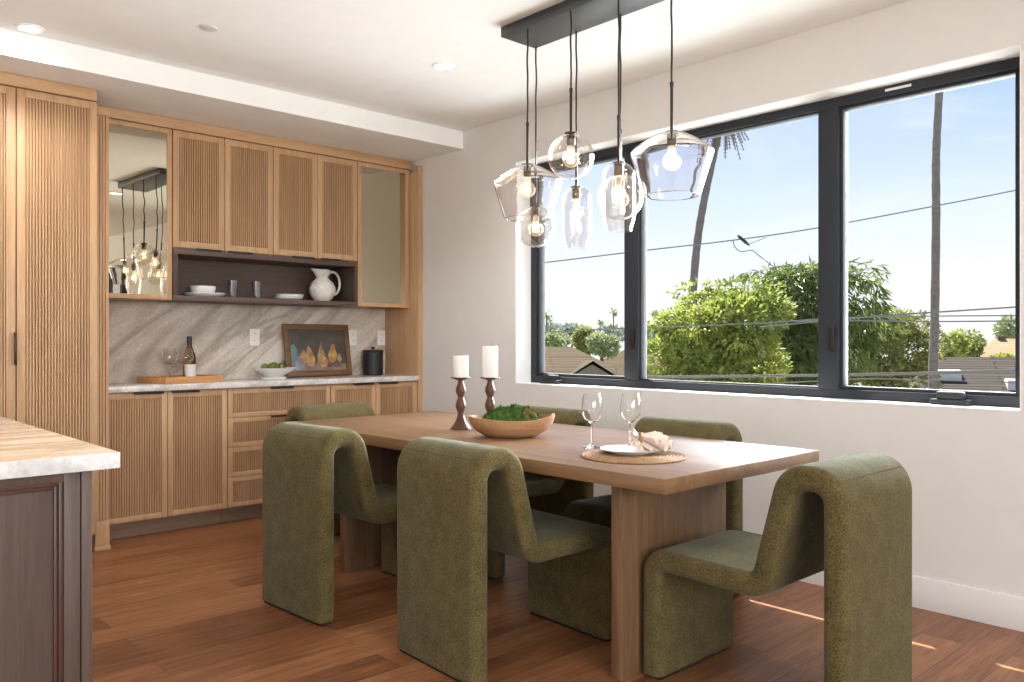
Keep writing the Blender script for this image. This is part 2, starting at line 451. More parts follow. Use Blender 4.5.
# white window lining (sill and reveals)
def lining(w, n):
    t = .004
    bb = B()
    bb.box(XW - .001, XW + .16, w[0], w[1], w[2], w[2] + t)
    bb.box(XW - .001, XW + .16, w[0], w[1], w[3] - t, w[3])
    bb.box(XW - .001, XW + .16, w[0], w[0] + t, w[2], w[3])
    bb.box(XW - .001, XW + .16, w[1] - t, w[1], w[2], w[3])
    struct(bb, 'trim_%d' % n, 'sill')
lining(W1, 1); lining(W2, 2)
# walls behind and left of the viewer, with openings added for the fill lamps
b = B(); b.box(XL - .2, -2.9, YF - .2, YF, 0, ZC); b.box(2.1, XW + WT, YF - .2, YF, 0, ZC); b.box(-2.9, 2.1, YF - .2, YF, 2.4, ZC); b.box(-2.9, 2.1, YF - .2, YF, 0, 1.3); struct(b, 'wall_front', 'wall')
b = B()
b.box(XL - .2, XL, YF, -2.6, 0, ZC); b.box(XL - .2, XL, 2.8, YB, 0, ZC); b.box(XL - .2, XL, -2.6, 2.8, 2.4, ZC)
struct(b, 'wall_left', 'wall')
# baseboards
struct(B().box(XW - .014, XW, YF, 5.12, 0, .139, .002), 'baseboard_right', 'trim')
struct(B().box(XL, XW - .014, YF, YF + .014, 0, .139, .002), 'baseboard_front', 'trim')
# roof overhang outside the window wall
struct(B().box(XW + WT, XW + WT + .686, YF - 1, YB + 1, 2.80, 2.92), 'roof_eave', 'ext')

# windows
def window(w, n, hardware=True):
    X = XW + .142
    y0, y1, z0, z1 = w
    root = thing('window_%d' % n, None, None, (X, (y0 + y1) / 2, z0), kind='structure')
    root['label'] = 'wide dark framed three pane window over the dining table' if hardware else 'second dark framed window further along the same wall'
    L = lambda y: y - (y0 + y1) / 2
    if hardware: m1, m2 = 1.942, 3.196
    else: m1, m2 = y0 + (y1 - y0) / 3, y0 + 2 * (y1 - y0) / 3
    H = z1 - z0
    fr = B(); d = .085; e = .05
    fr.box(0, d, L(y0), L(y1), 0, e, .003); fr.box(0, d, L(y0), L(y1), H - e, H, .003)
    fr.box(0, d, L(y0), L(y0) + e, e, H - e, .003); fr.box(0, d, L(y1) - e, L(y1), e, H - e, .003)
    fr.box(-.004, d, L(m1) - .052, L(m1) + .052, e, H - e, .003); fr.box(-.004, d, L(m2) - .052, L(m2) + .052, e, H - e, .003)
    fr.obj('window_frame', 'frame', root)
    def sash(a, c, s):
        sb = B(); q = .016
        for (ya, yb, za, zb) in ((a, c, e, e + s), (a, c, H - e - s, H - e), (a, a + s, e + s, H - e - s), (c - s, c, e + s, H - e - s)):
            sb.box(q, d - .01, ya, yb, za, zb, .003)
        so = sb.obj('sash', 'frame', root)
        B().box(.045, .051, a + s - .004, c - s + .004, e + s - .004, H - e - s + .004).obj('glass_pane', 'pane', so)
    sash(L(y0) + e, L(m1) - .052, .016)
    sash(L(m1) + .052, L(m2) - .052, .008)
    sash(L(m2) + .052, L(y1) - e, .020)
    if hardware:
        for yc in (1.36, 3.86):
            hb = B()
            prof = [(-.03, -.01), (.03, -.01), (.024, .012), (.012, .026), (-.012, .026), (-.024, .012)]
            hb.box(-.062, -.001, L(yc) - .085, L(yc) + .080, .004, .030, .008)
            hb.box(-.056, -.004, L(yc) - .060, L(yc) + .056, .030, .064, .010)
            h = hb.obj('crank_handle', 'frame', root)
        for yc in (1.915, 3.18):
            hb = B(); hb.box(-.022, -.004, L(yc) - .012, L(yc) + .012, .24, .36, .005)
            hb.obj('lock_lever', 'bronze', root)
        st = B(); st.box(-.0015, 0, L(1.54), L(1.66), H - .030, H - .018)
        st.obj('sticker', 'label', root)
    return root
window(W1, 1); window(W2, 2, False)

# ------------------------------------------------------------------ joinery helpers
def reeds(b, x0, x1, z0, z1, y, pitch=.0148, depth=.006, frac=.6, mi=0):
    """vertical slats standing on a backing at y (front towards -y)"""
    n = max(1, round((x1 - x0) / pitch)); p = (x1 - x0) / n
    b.box(x0, x1, y, y + .006, z0, z1, mi=mi)
    for i in range(n):
        a = x0 + p * (i + .5 - frac / 2); c = x0 + p * (i + .5 + frac / 2)
        bv = .0012
        b.prism([(a, y + .0005), (a, y - depth + bv), (a + bv, y - depth), (c - bv, y - depth), (c, y - depth + bv), (c, y + .0005)], 'z', z0, z1, mi)

def reeded_front(name, parent, x0, x1, z0, z1, y, stile, rail=None, th=.02, handle=None, hmat='black'):
    """door or drawer front in the plane y, facing -y; coordinates relative to parent"""
    rail = rail or stile
    g = .0018
    x0 += g; x1 -= g; z0 += g; z1 -= g
    b = B(); bv = .0012
    b.box(x0, x0 + stile, y, y + th, z0, z1, bv); b.box(x1 - stile, x1, y, y + th, z0, z1, bv)
    b.box(x0 + stile, x1 - stile, y, y + th, z0, z0 + rail, bv); b.box(x0 + stile, x1 - stile, y, y + th, z1 - rail, z1, bv)
    d = b.obj(name, 'oak', parent)
    r = B(); reeds(r, x0 + stile, x1 - stile, z0 + rail, z1 - rail, y + .0145, depth=.0130, frac=.52)
    r.obj('fluted_panel', 'oak_groove', d)
    if handle:
        hx0, hx1, hz, up = handle
        h = B()
        h.box(hx0, hx1, y - .014, y + .012, hz - .0035, hz + .0025, .001)
        h.box(hx0, hx1, y - .014, y - .010, hz - (.011 if not up else -.001), hz + (.011 if up else .0), .001)
        h.obj('edge_pull', hmat, d)
    return d

# ------------------------------------------------------------------ tall pantry
px0, px1, pY = .62, 1.433, 4.95
r = thing('pantry_cabinet', 'tall fluted light oak pantry cabinet reaching from floor to soffit left of the buffet', 'cabinet', (1.0, 5.27, 0))
ox, oy = 1.0, 5.27
B().box(px0 - ox, px1 - ox, pY + .022 - oy, YB - .01 - oy, .105, 2.53, .001).obj('body', 'oak', r)
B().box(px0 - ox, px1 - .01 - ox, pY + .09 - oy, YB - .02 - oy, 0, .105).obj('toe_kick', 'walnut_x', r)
B().box(px0 - ox, 1.426 - ox, pY - .012 - oy, YB - .02 - oy, 2.53, 2.592, .002).obj('crown', 'oak_x', r)
d = reeded_front('door', r, 1.036 - ox, px1 - ox, .112, 2.525, pY - oy, .040)
d2 = reeded_front('door', r, px0 - ox, 1.030 - ox, .112, 2.525, pY - oy, .040)
hb = B(); hb.box(1.024 - ox, 1.034 - ox, pY - .022 - oy, pY - .001 - oy, 1.065, 1.235, .002)
hb.obj('handle', 'bronze', d2)

r = thing('fluted_pilaster', 'narrow fluted oak pilaster with a small plinth foot between pantry and buffet', 'pilaster', (1.468, 5.2, 0))
ox, oy = 1.468, 5.2
B().box(1.435 - ox, 1.511 - ox, 5.012 - oy, YB - .02 - oy, .02, 2.515, .001).obj('post', 'oak', r)
b = B(); reeds(b, 1.442 - ox, 1.503 - ox, .17, 2.47, 5.010 - oy, pitch=.0165, depth=.009); b.obj('fluting', 'oak_groove', r)
B().box(1.435 - ox, 1.511 - ox, 5.0 - oy, 5.012 - oy, .028, .165, .002).obj('plinth', 'oak', r)
B().box(1.430 - ox, 1.517 - ox, 4.992 - oy, 5.06 - oy, 0, .028, .006).obj('foot', 'oak_x', r)
B().box(1.435 - ox, 1.511 - ox, 5.0 - oy, 5.012 - oy, 2.475, 2.515, .002).obj('cap', 'oak', r)

# ------------------------------------------------------------------ base cabinets
bY, bZ0, bZ1 = 5.15, .107, .878
def base(name, label, x0, x1, cat='cabinet'):
    cx = (x0 + x1) / 2
    r = thing(name, label, cat, (cx, 5.37, 0), group='fluted base cabinets of the buffet')
    b = B(); b.box(x0 - cx + .001, x1 - cx - .001, bY + .022 - 5.37, YB - .03 - 5.37, bZ0 - .002, .884)
    b.obj('body', 'oak', r)
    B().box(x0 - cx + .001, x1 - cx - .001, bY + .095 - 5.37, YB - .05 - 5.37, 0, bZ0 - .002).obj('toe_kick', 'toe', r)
    return r, cx
hz = .879
r, cx = base('base_cabinet', 'fluted oak base cabinet with two tall doors below the wooden tray', 1.513, 2.272)
reeded_front('door', r, 1.514 - cx, 1.891 - cx, bZ0, bZ1, bY - 5.37, .034, handle=(1.69 - cx, 1.865 - cx, hz, False))
reeded_front('door', r, 1.891 - cx, 2.272 - cx, bZ0, bZ1, bY - 5.37, .034, handle=(1.915 - cx, 2.085 - cx, hz, False))
r, cx = base('drawer_cabinet', 'oak drawer cabinet with four fluted drawer fronts in the middle of the buffet', 2.273, 3.029, 'drawers')
for za, zb in ((.689, bZ1), (.497, .689), (.304, .497), (bZ0, .304)):
    reeded_front('drawer', r, 2.274 - cx, 3.028 - cx, za, zb, bY - 5.37, .034, .030, handle=(2.57 - cx, 2.735 - cx, zb + (.001 if zb > .8 else -.001), False))
r, cx = base('base_cabinet', 'fluted oak base cabinet with two doors at the window end of the buffet', 3.030, 3.785)
reeded_front('door', r, 3.031 - cx, 3.408 - cx, bZ0, bZ1, bY - 5.37, .034, handle=(3.215 - cx, 3.385 - cx, hz, False))
reeded_front('door', r, 3.408 - cx, 3.784 - cx, bZ0, bZ1, bY - 5.37, .034, handle=(3.43 - cx, 3.60 - cx, hz, False))
tag(B().box(1.513, 3.786, 5.13, 5.598, .886, .923, .002).obj('buffet_worktop', 'counter'), 'long pale quartzite worktop on the oak base cabinets', 'worktop')
tag(B().box(1.513, 3.786, 5.586, 5.598, .9232, 1.447).obj('backsplash', 'splash'), 'taupe veined quartzite backsplash between worktop and wall cabinets', 'backsplash')
r = thing('end_panel', 'full height oak end panel closing the cabinets at the window wall', 'panel', (3.808, 5.36, 0))
B().box(-.020, .020, -.222, .236, 0, 2.50, .0015).obj('panel', 'oak', r)
B().box(-.021, .020, -.226, -.19, 2.50, 2.545, .001).obj('cap', 'oak', r)

# outlets
def outlet(xc, zc, label):
    r = thing('wall_outlet', label, 'outlet', (xc, 5.586, zc), group='white outlets on the backsplash')
    B().box(-.037, .037, -.006, 0, -.060, .060, .002).obj('cover_plate', 'outlet', r)
    for dz in (-.026, .026):
        s = B().box(-.017, .017, -.008, -.005, dz - .015, dz + .015, .003).obj('socket', 'outlet', r)
        sl = B()
        sl.box(-.008, -.005, -.0085, -.0079, dz - .004, dz + .007); sl.box(.005, .008, -.0085, -.0079, dz - .004, dz + .007)
        sl.obj('slot', 'slot', s)
outlet(2.665, 1.217, 'white double outlet on the backsplash above the bowl of limes')
outlet(3.478, 1.216, 'white double outlet on the backsplash just right of the framed painting')
outlet(3.747, 1.215, 'white double outlet on the backsplash above the black canister, by the end panel')

# ------------------------------------------------------------------ wall cabinets
uY = 5.256
def carcass(r, cx, x0, x1, z0, z1, shelves=()):
    b = B(); t = .018
    a, c = x0 - cx + .001, x1 - cx - .001
    ya, yb = uY + .022 - 5.43, YB - .014 - 5.43
    b.box(a, a + t, ya, yb, z0, z1); b.box(c - t, c, ya, yb, z0, z1)
    b.box(a + t, c - t, ya, yb, z0, z0 + t); b.box(a + t, c - t, ya, yb, z1 - t, z1); b.box(a + t, c - t, yb - t, yb, z0 + t, z1 - t)
    b.obj('body', 'oak', r)
    for z in shelves:
        B().box(a + t + .001, c - t - .001, ya + .03, yb - t, z, z + .018).obj('shelf', 'oak_x', r)
def glass_cabinet(label, x0, x1):
    cx = (x0 + x1) / 2
    r = thing('glass_wall_cabinet', label, 'cabinet', (cx, 5.43, 1.449), group='glass fronted wall cabinets')
    carcass(r, cx, x0, x1, 0, 1.077, (.36, .72))
    g = .0018; s = .030; a, c = x0 - cx + g, x1 - cx - g; y = uY - 5.43
    b = B()
    b.box(a, a + s, y, y + .02, 0, 1.076, .0012); b.box(c - s, c, y, y + .02, 0, 1.076, .0012)
    b.box(a + s, c - s, y, y + .02, 0, s, .0012); b.box(a + s, c - s, y, y + .02, 1.076 - s, 1.076, .0012)
    d = b.obj('door', 'oak', r)
    B().box(a + s - .003, c - s + .003, y + .006, y + .010, s - .003, 1.076 - s + .003).obj('glass_pane', 'mirror', d)
    h = B(); h.box(a + .10, a + .21, y - .004, y + .014, -.004, .0, .001)
    h.obj('edge_pull', 'black', d)
glass_cabinet('oak wall cabinet with mirrored bronze glass door beside the tall pantry', 1.504, 1.960)
glass_cabinet('oak wall cabinet with bronze glass door at the window end of the wall cabinets', 3.319, 3.786)
def upper(label, xs, hs):
    x0, x1 = xs[0], xs[-1]; cx = (x0 + x1) / 2
    r = thing('wall_cabinet', label, 'cabinet', (cx, 5.43, 1.782), group='fluted wall cabinets above the open shelf')
    carcass(r, cx, x0, x1, 0, .744)
    for i in range(len(xs) - 1):
        h = hs[i]
        reeded_front('door', r, xs[i] - cx, xs[i + 1] - cx, 0, .744, uY - 5.43, .040, handle=(h[0] - cx, h[1] - cx, .001, False))
upper('pair of fluted oak wall cabinet doors nearer the tall pantry', (1.963, 2.300, 2.645), ((2.11, 2.275), (2.325, 2.49)))
upper('pair of fluted oak wall cabinet doors nearer the window', (2.646, 2.984, 3.317), ((2.79, 2.955), (3.01, 3.17)))
tag(B().box(1.504, 3.806, uY - .012, YB - .014, 2.529, 2.592, .002).obj('cornice', 'oak_x'), 'long plain oak cornice board above the wall cabinets', 'cornice')
r = thing('open_shelf', 'open dark walnut shelf box below the wall cabinets', 'shelf', (2.642, 5.43, 1.449))
X0, X1 = 1.964 - 2.642, 3.317 - 2.642
ya, yb = uY - .004 - 5.43, YB - .016 - 5.43
B().box(X0, X1, ya, yb, 0, .031, .001).obj('bottom_board', 'walnut_x', r)
B().box(X0, X1, ya, yb, .293, .331, .001).obj('top_board', 'walnut_x', r)
B().box(X0, X0 + .03, ya, yb, .031, .293, .001).obj('side_board', 'walnut', r)
B().box(X1 - .026, X1, ya, yb, .031, .293, .001).obj('side_board', 'walnut', r)
B().box(X0 + .03, X1 - .026, yb - .012, yb, .031, .293).obj('back_board', 'walnut_x', r)

# ------------------------------------------------------------------ things on the shelf
SZ = 1.480
def bowl_prof(r, h, foot, t=.004):
    o = [(0, 0), (foot, 0), (foot, .004)]
    for i in range(1, 9):
        q = i / 8; o.append((foot + (r - foot) * math.sin(q * PI / 2) ** .8, .004 + (h - .004) * (1 - math.cos(q * PI / 2))))
    inn = [(max(0, x - t), z + (t if z < h * .6 else t * .3)) for x, z in o[::-1]]
    inn[0] = (r - t, h)
    inn = [p for p in inn if p[0] > .0] + [(0, .004 + t)]
    return o + inn
def plate_prof(r, h=.016):
    return [(0, 0), (r * .70, 0), (r * .78, .003), (r * .985, h - .006), (r, h - .002), (r * .99, h), (r * .96, h), (r * .72, .008), (r * .6, .006), (0, .006)]
o = B().lathe(plate_prof(.134, .027), 40).obj('dinner_plate', 'white', loc=(2.235, 5.42, SZ + .001)); tag(o, 'white plate lying under the white bowl on the open shelf', 'plate')
o = B().lathe(bowl_prof(.082, .066, .040), 40).obj('serving_bowl', 'white', loc=(2.222, 5.42, SZ + .008)); tag(o, 'white bowl standing on a plate on the open shelf', 'bowl')
def tumbler(x, label):
    b = B(); t = .003
    b.lathe([(0, 0), (.027, 0), (.036, .122), (.033, .122), (.0245, .008), (0, .008)], 28)
    o = b.obj('tumbler', 'tumbler', loc=(x, 5.40, SZ + .001)); tag(o, label, 'glass', 'tumblers on the open shelf')
tumbler(2.42, 'clear tumbler on the open shelf beside the white bowl')
tumbler(2.595, 'clear tumbler on the open shelf nearer the stacked plates')
for k in range(3):
    o = B().lathe(plate_prof(.098, .019), 36).obj('side_plate', 'white', loc=(2.838 + .002 * k, 5.40 - .002 * k, SZ + .001 + .011 * k))
    tag(o, ('bottom', 'middle', 'topmost')[k] + ' small white plate of the stack on the open shelf', 'plate', 'small plates stacked on the open shelf')
# pitcher
r = thing('pitcher', 'marbled white round bellied pitcher on the open shelf', 'pitcher', (3.117, 5.42, SZ + .001))
b = B()
prof = [(0, 0), (.052, 0), (.054, .006), (.078, .03), (.097, .075), (.096, .105), (.080, .14), (.052, .165), (.044, .18), (.050, .205), (.064, .235), (.0615, .236), (.047, .207), (.041, .18), (.049, .163), (.077, .137), (.092, .104), (.093, .076), (.074, .033), (.05, .010), (0, .010)]
b.lathe(prof, 40)
# pull the lip out into a spout towards -x
nv = []
for x, y, z in b.v:
    if z > .185:
        k = (z - .185) / .05
        a = math.atan2(y, x)
        s = max(0, math.cos(a - PI)) ** 6
        x -= s * .032 * k; z += s * .006 * k - max(0, math.cos(a)) * .006 * k
    nv.append((x, y, z))
b.v = nv
b.obj('body', 'offwhite', r)
hp = [(.050, 0, .205), (.075, 0, .224), (.105, 0, .222), (.132, 0, .195), (.146, 0, .150), (.142, 0, .105), (.122, 0, .068), (.092, 0, .052)]
def smooth_path(p, n=6):
    p = [Vector(q) for q in p]; out = []
    for i in range(len(p) - 1):
        p0 = p[max(i - 1, 0)]; p1 = p[i]; p2 = p[i + 1]; p3 = p[min(i + 2, len(p) - 1)]
        for k in range(n):
            t = k / n
            out.append(.5 * ((2 * p1) + (p2 - p0) * t + (2 * p0 - 5 * p1 + 4 * p2 - p3) * t * t + (3 * p1 - p0 - 3 * p2 + p3) * t ** 3))
    out.append(p[-1]); return out
B().tube(smooth_path(hp), .0095, 12).obj('handle', 'offwhite', r)

# ------------------------------------------------------------------ things on the buffet
CZ = .9235
r = thing('serving_tray', 'rectangular wooden tray with a cut-out handle on the buffet', 'tray', (2.0485, 5.345, CZ), math.radians(16))
hx, hy = .2157, .141
B().box(-hx, hx, -hy, hy, 0, .014, .002).obj('base', 'traywood', r)
B().box(-hx, hx, -hy, -hy + .014, .012, .042, .002).obj('side_rail', 'traywood', r)
B().box(-hx, hx, hy - .014, hy, .012, .042, .002).obj('side_rail', 'traywood', r)
for s in (-1, 1):
    b = B(); xa, xb = (s * hx, s * (hx - .014)); xa, xb = min(xa, xb), max(xa, xb)
    b.box(xa, xb, -hy + .014, -.05, .012, .042, .001); b.box(xa, xb, .05, hy - .014, .012, .042, .001)
    b.box(xa, xb, -.05, .05, .034, .042, .001); b.box(xa, xb, -.05, .05, .012, .019, .001)
    b.obj('end_handle', 'traywood', r)
TZ = CZ + .0142
def stem_glass(loc, H, rb, rim, bowl_h, foot, label, group, stem_r=.0038):
    r = thing('wine_glass', label, 'glass', loc, group=group)
    zb = H - bowl_h
    b = B(); t = .0016
    out = []
    for i in range(15):
        q = i / 14
        # bowl outline: round base, widest at 40 percent, narrowing to the rim
        if q < .42: rr = rb * math.sin((q / .42) * PI / 2) ** .62
        else:
            k = (q - .42) / .58; rr = rb + (rim - rb) * (k ** 1.7)
        out.append((max(rr, stem_r * .9 if i == 0 else rr), zb + bowl_h * q))
    out[0] = (stem_r, zb)
    inn = [(max(x - t, 0), z) for x, z in out[::-1]]
    inn = [p for p in inn if p[1] > zb + .006]
    b.lathe(out + inn + [(0, zb + .007)], 36)
    b.obj('bowl', 'glass', r)
    s = B().lathe([(0, 0), (foot, 0), (foot, .0015), (foot * .5, .004), (.008, .010), (stem_r, .022), (stem_r, zb), (0, zb)], 32)
    s.obj('stem_and_foot', 'glass', r)
    return r
stem_glass((1.985, 5.375, TZ), .205, .050, .036, .105, .036, 'clear wine glass on the tray left of the bottle', 'wine glasses on the tray')
stem_glass((2.053, 5.285, TZ), .205, .050, .036, .105, .036, 'clear wine glass on the tray in front of the bottle', 'wine glasses on the tray')
r = thing('wine_bottle', 'wine bottle with black cap and white label on the wooden tray', 'bottle', (2.118, 5.385, TZ))
B().lathe([(0, 0), (.036, 0), (.0405, .006), (.0405, .135), (.036, .165), (.024, .195), (.0155, .222), (.0145, .225), (.0145, .277), (0, .277)], 36).obj('body', 'bottle', r)
B().lathe([(.0152, .222), (.0160, .222), (.0165, .281), (.012, .2835), (0, .2835)], 28).obj('cap', 'foil', r)
b = B(); k = 22
vs = []; fs = []
for i in range(k + 1):
    a = math.radians(-205 + 180 * i / k + 58)
    for z in (.018, .100): vs.append((.0409 * math.cos(a), .0409 * math.sin(a), z))
for i in range(k): fs.append((2 * i, 2 * i + 2, 2 * i + 3, 2 * i + 1))
b.add(vs, fs, 0, True); b.obj('label', 'label', r, fix=False)

r = thing('footed_bowl', 'wide white footed bowl holding limes on the buffet', 'bowl', (2.705, 5.365, CZ))
B().lathe([(0, 0), (.085, 0), (.088, .006), (.062, .022), (.08, .032), (.128, .058), (.150, .074), (.1535, .079), (.149, .079), (.122, .062), (.07, .038), (0, .036)], 44).obj('dish', 'white', r)
def lime(x, y, z, rr, label):
    b = B(); pr = []
    for i in range(13):
        a = -PI / 2 + PI * i / 12
        pr.append((rr * math.cos(a) if 0 < i < 12 else 0, rr * 1.12 * math.sin(a) + (.002 if i == 12 else 0)))
    b.lathe(pr, 20)
    o = b.obj('lime', 'lime', loc=(x, y, z)); o.rotation_euler = (1.25, .4, random.random() * 6)
    tag(o, label, 'fruit', 'limes in the footed bowl')
random.seed(4)
lime(2.630, 5.35, CZ + .083, .027, 'small green lime at the pantry side of the footed white bowl')
lime(2.698, 5.365, CZ + .082, .036, 'largest green lime in the middle of the footed white bowl')
lime(2.765, 5.38, CZ + .083, .027, 'small green lime in the footed white bowl, beside the painting')

# painting leaning on the backsplash
pw, ph = .555, .395
r = thing('framed_painting', 'framed still life painting of pears leaning on the backsplash', 'painting', (3.152, 5.497, CZ + .0045))
r.rotation_euler = (math.radians(-9.3), 0, math.radians(1.0))
b = B(); s = .038
def mitre(b, s, y0, y1):
    a = pw / 2
    b.box(-a, a, y0, y1, 0, s, .005); b.box(-a, a, y0, y1, ph - s, ph, .005)
    b.box(-a, -a + s, y0, y1, s * .9, ph - s * .9, .005); b.box(a - s, a, y0, y1, s * .9, ph - s * .9, .005)
mitre(b, s, 0, .02)
for (x0, x1, z0, z1) in ((-pw / 2 + s - .003, pw / 2 - s + .003, s - .004, s + .006), (-pw / 2 + s - .003, pw / 2 - s + .003, ph - s - .006, ph - s + .004), (-pw / 2 + s - .004, -pw / 2 + s + .006, s, ph - s), (pw / 2 - s - .006, pw / 2 - s + .004, s, ph - s)):
    b.box(x0, x1, -.004, .012, z0, z1, .003)
b.obj('frame', 'gold', r)
B().box(-pw / 2 + .01, pw / 2 - .01, .012, .0195, .01, ph - .01).obj('backing', 'bronze', r)
cv = B(); yy = .0105
cv.box(-pw / 2 + s, pw / 2 - s, yy, .0115, s, ph - s, mi=0)
def patch(pts, mi, lay):
    y = yy - .0003 * lay
    cv.add([(x, y, z) for x, z in pts], [tuple(range(len(pts)))], mi)
def ell(cx, cz, rx, rz, n=22): return [(cx + rx * math.cos(2 * PI * i / n), cz + rz * math.sin(2 * PI * i / n)) for i in range(n)]
def pear(cx, cz, w, h, lean=0., n=30):
    pts = []
    for i in range(n):
        a = 2 * PI * i / n; q = (math.sin(a) + 1) / 2
        rr = w * (1 - .62 * max(0, q - .35) / .65)
        pts.append((cx + rr * math.cos(a) + lean * q, cz + h * q))
    return pts
patch([(-pw / 2 + s, s), (pw / 2 - s, s), (pw / 2 - s, s + .055), (.05, s + .062), (-pw / 2 + s, s + .052)], 1, 1)
patch([(-pw / 2 + s, s + .04), (-.17, s + .05), (-.155, s + .12), (-.20, s + .21), (-pw / 2 + s, s + .18)], 6, 2)
patch([(-.20, s + .01), (-.12, s + .02), (-.135, s + .085), (-.165, s + .12), (-.20, s + .075)], 5, 3)
patch(ell(-.145, s + .13, .04, .035), 4, 2); patch(ell(-.09, s + .15, .035, .03), 4, 2)
patch(pear(-.135, s + .050, .036, .11, .01), 2, 4)
patch(pear(-.070, s + .035, .044, .155, -.012), 2, 5)
patch(pear(.018, s + .06, .034, .14, .008), 3, 4)
patch(ell(.030, s + .072, .046, .044), 2, 6)
patch(ell(.085, s + .055, .035, .028), 4, 5)
patch(pear(.115, s + .058, .042, .15, .012), 2, 6)
patch(ell(.150, s + .052, .033, .026), 4, 7)
patch(pear(.178, s + .065, .022, .07, 0), 3, 4)
patch([(.016, s + .19), (.022, s + .19), (.036, s + .225), (.031, s + .226)], 3, 5)
patch([(.126, s + .18), (.131, s + .18), (.150, s + .20), (.148, s + .205)], 3, 7)
cv.obj('canvas', ['can_bg', 'can_table', 'can_pear', 'can_pear2', 'can_plum', 'can_blue', 'can_teal'], r)

r = thing('canister', 'black textured ceramic canister with knobbed lid on the buffet', 'canister', (3.597, 5.475, CZ))
b = B(); pr = [(0, 0), (.074, 0), (.078, .004)]
for i in range(1, 24): pr.append((.078 + (.0012 if i % 2 else 0), .004 + .168 * i / 24))
pr += [(.078, .174), (.074, .176), (0, .176)]
b.lathe(pr, 56); b.obj('jar', 'canister', r)
B().lathe([(0, .1765), (.0805, .1765), (.082, .180), (.082, .192), (.078, .196), (.02, .199), (0, .199)], 48).obj('lid', 'canister', r)
B().lathe([(0, .198), (.009, .198), (.009, .204), (.0165, .209), (.0175, .217), (.012, .222), (0, .222)], 24).obj('knob', 'canister', r)

# ------------------------------------------------------------------ island
ix1 = .611; iy0 = 2.152
r = thing('kitchen_island', 'grey brown walnut kitchen island with a recessed end panel', 'kitchen island', (-.5, 3.0, 0))
ox, oy = -.5, 3.0
B().box(-1.65 - ox, .583 - ox, iy0 + .022 - oy, 3.95 - oy, 0, .879).obj('body', 'walnut', r)
B().box(.587 - ox, ix1 - ox, iy0 - oy, 3.95 - oy, 0, .879, .001).obj('side_panel', 'walnut', r)
b = B(); y0 = iy0 - oy
for (xa, xb) in ((.549, .584), (-.47, -.416), (-1.60, -1.546)):
    b.box(xa - ox, xb - ox, y0, y0 + .022, 0, .879, .001)
for (xa, xb) in ((-.416, .549), (-1.546, -.47)):
    b.box(xa - ox, xb - ox, y0, y0 + .022, .856, .879, .001); b.box(xa - ox, xb - ox, y0, y0 + .022, 0, .11, .001)
b.obj('face_frame', 'walnut', r)
for (xa, xb) in ((-.416, .549), (-1.546, -.47)):
    a, c = xa - ox, xb - ox
    b = B()
    for k, (w, yo) in enumerate(((.010, .006), (.009, .012))):
        o_ = .010 * k
        b.box(a + o_, a + o_ + w, y0 + yo, y0 + .0225, .11 + o_, .856 - o_, .002); b.box(c - o_ - w, c - o_, y0 + yo, y0 + .0225, .11 + o_, .856 - o_, .002)
        b.box(a + o_ + w, c - o_ - w, y0 + yo, y0 + .0225, .856 - o_ - w, .856 - o_, .002); b.box(a + o_ + w, c - o_ - w, y0 + yo, y0 + .0225, .11 + o_, .11 + o_ + w, .002)
    b.obj('panel_moulding', 'walnut_red', r)
b = B(); b.box(-1.70, .665, 2.118, 4.0, .880, .920, .003)
o = b.obj('island_worktop', ['island_top', 'island_edge'])
for p in o.data.polygons:
    if abs(p.normal.z) < .6: p.material_index = 1
tag(o, 'thick cream quartzite worktop with tan bands on the walnut island', 'worktop')

# ------------------------------------------------------------------ dining table
r = thing('dining_table', 'long oak dining table with two slab legs and a thick top', 'table', (2.65, 2.85, 0))
ox, oy = 2.65, 2.85
B().box(2.135 - ox, 3.165 - ox, 1.585 - oy, 4.112 - oy, .700, .750, .0025).obj('tabletop', 'table', r)
B().box(2.235 - ox, 2.893 - ox, 1.843 - oy, 1.890 - oy, 0, .6998, .002).obj('leg', 'table_z', r)
B().box(2.235 - ox, 2.893 - ox, 3.660 - oy, 3.706 - oy, 0, .6998, .002).obj('leg', 'table_z', r)

# ------------------------------------------------------------------ chairs
def fillet(pts, rad, n=9):
    out = [Vector(pts[0])]
    for i in range(1, len(pts) - 1):
        p0, p1, p2 = Vector(pts[i - 1]), Vector(pts[i]), Vector(pts[i + 1])
        a = (p0 - p1).normalized(); c = (p2 - p1).normalized()
        ang = math.acos(max(-1, min(1, a.dot(c))))
        t = rad[i - 1] / math.tan(ang / 2)
        s, e = p1 + a * t, p1 + c * t
        ctr = p1 + (a + c).normalized() * (rad[i - 1] / math.sin(ang / 2))
        v0, v1 = s - ctr, e - ctr
        a0 = math.atan2(v0.y, v0.x); a1 = math.atan2(v1.y, v1.x); da = (a1 - a0 + PI) % (2 * PI) - PI
        for k in range(n + 1):
            q = a0 + da * k / n; out.append(ctr + Vector((math.cos(q), math.sin(q))) * rad[i - 1])
    out.append(Vector(pts[-1])); return out

def resample(pts, step):
    out = [pts[0]]
    for i in range(len(pts) - 1):
        d = (pts[i + 1] - pts[i]).length; n = max(1, int(d / step))
        for k in range(1, n + 1): out.append(pts[i] + (pts[i + 1] - pts[i]) * k / n)
    return out

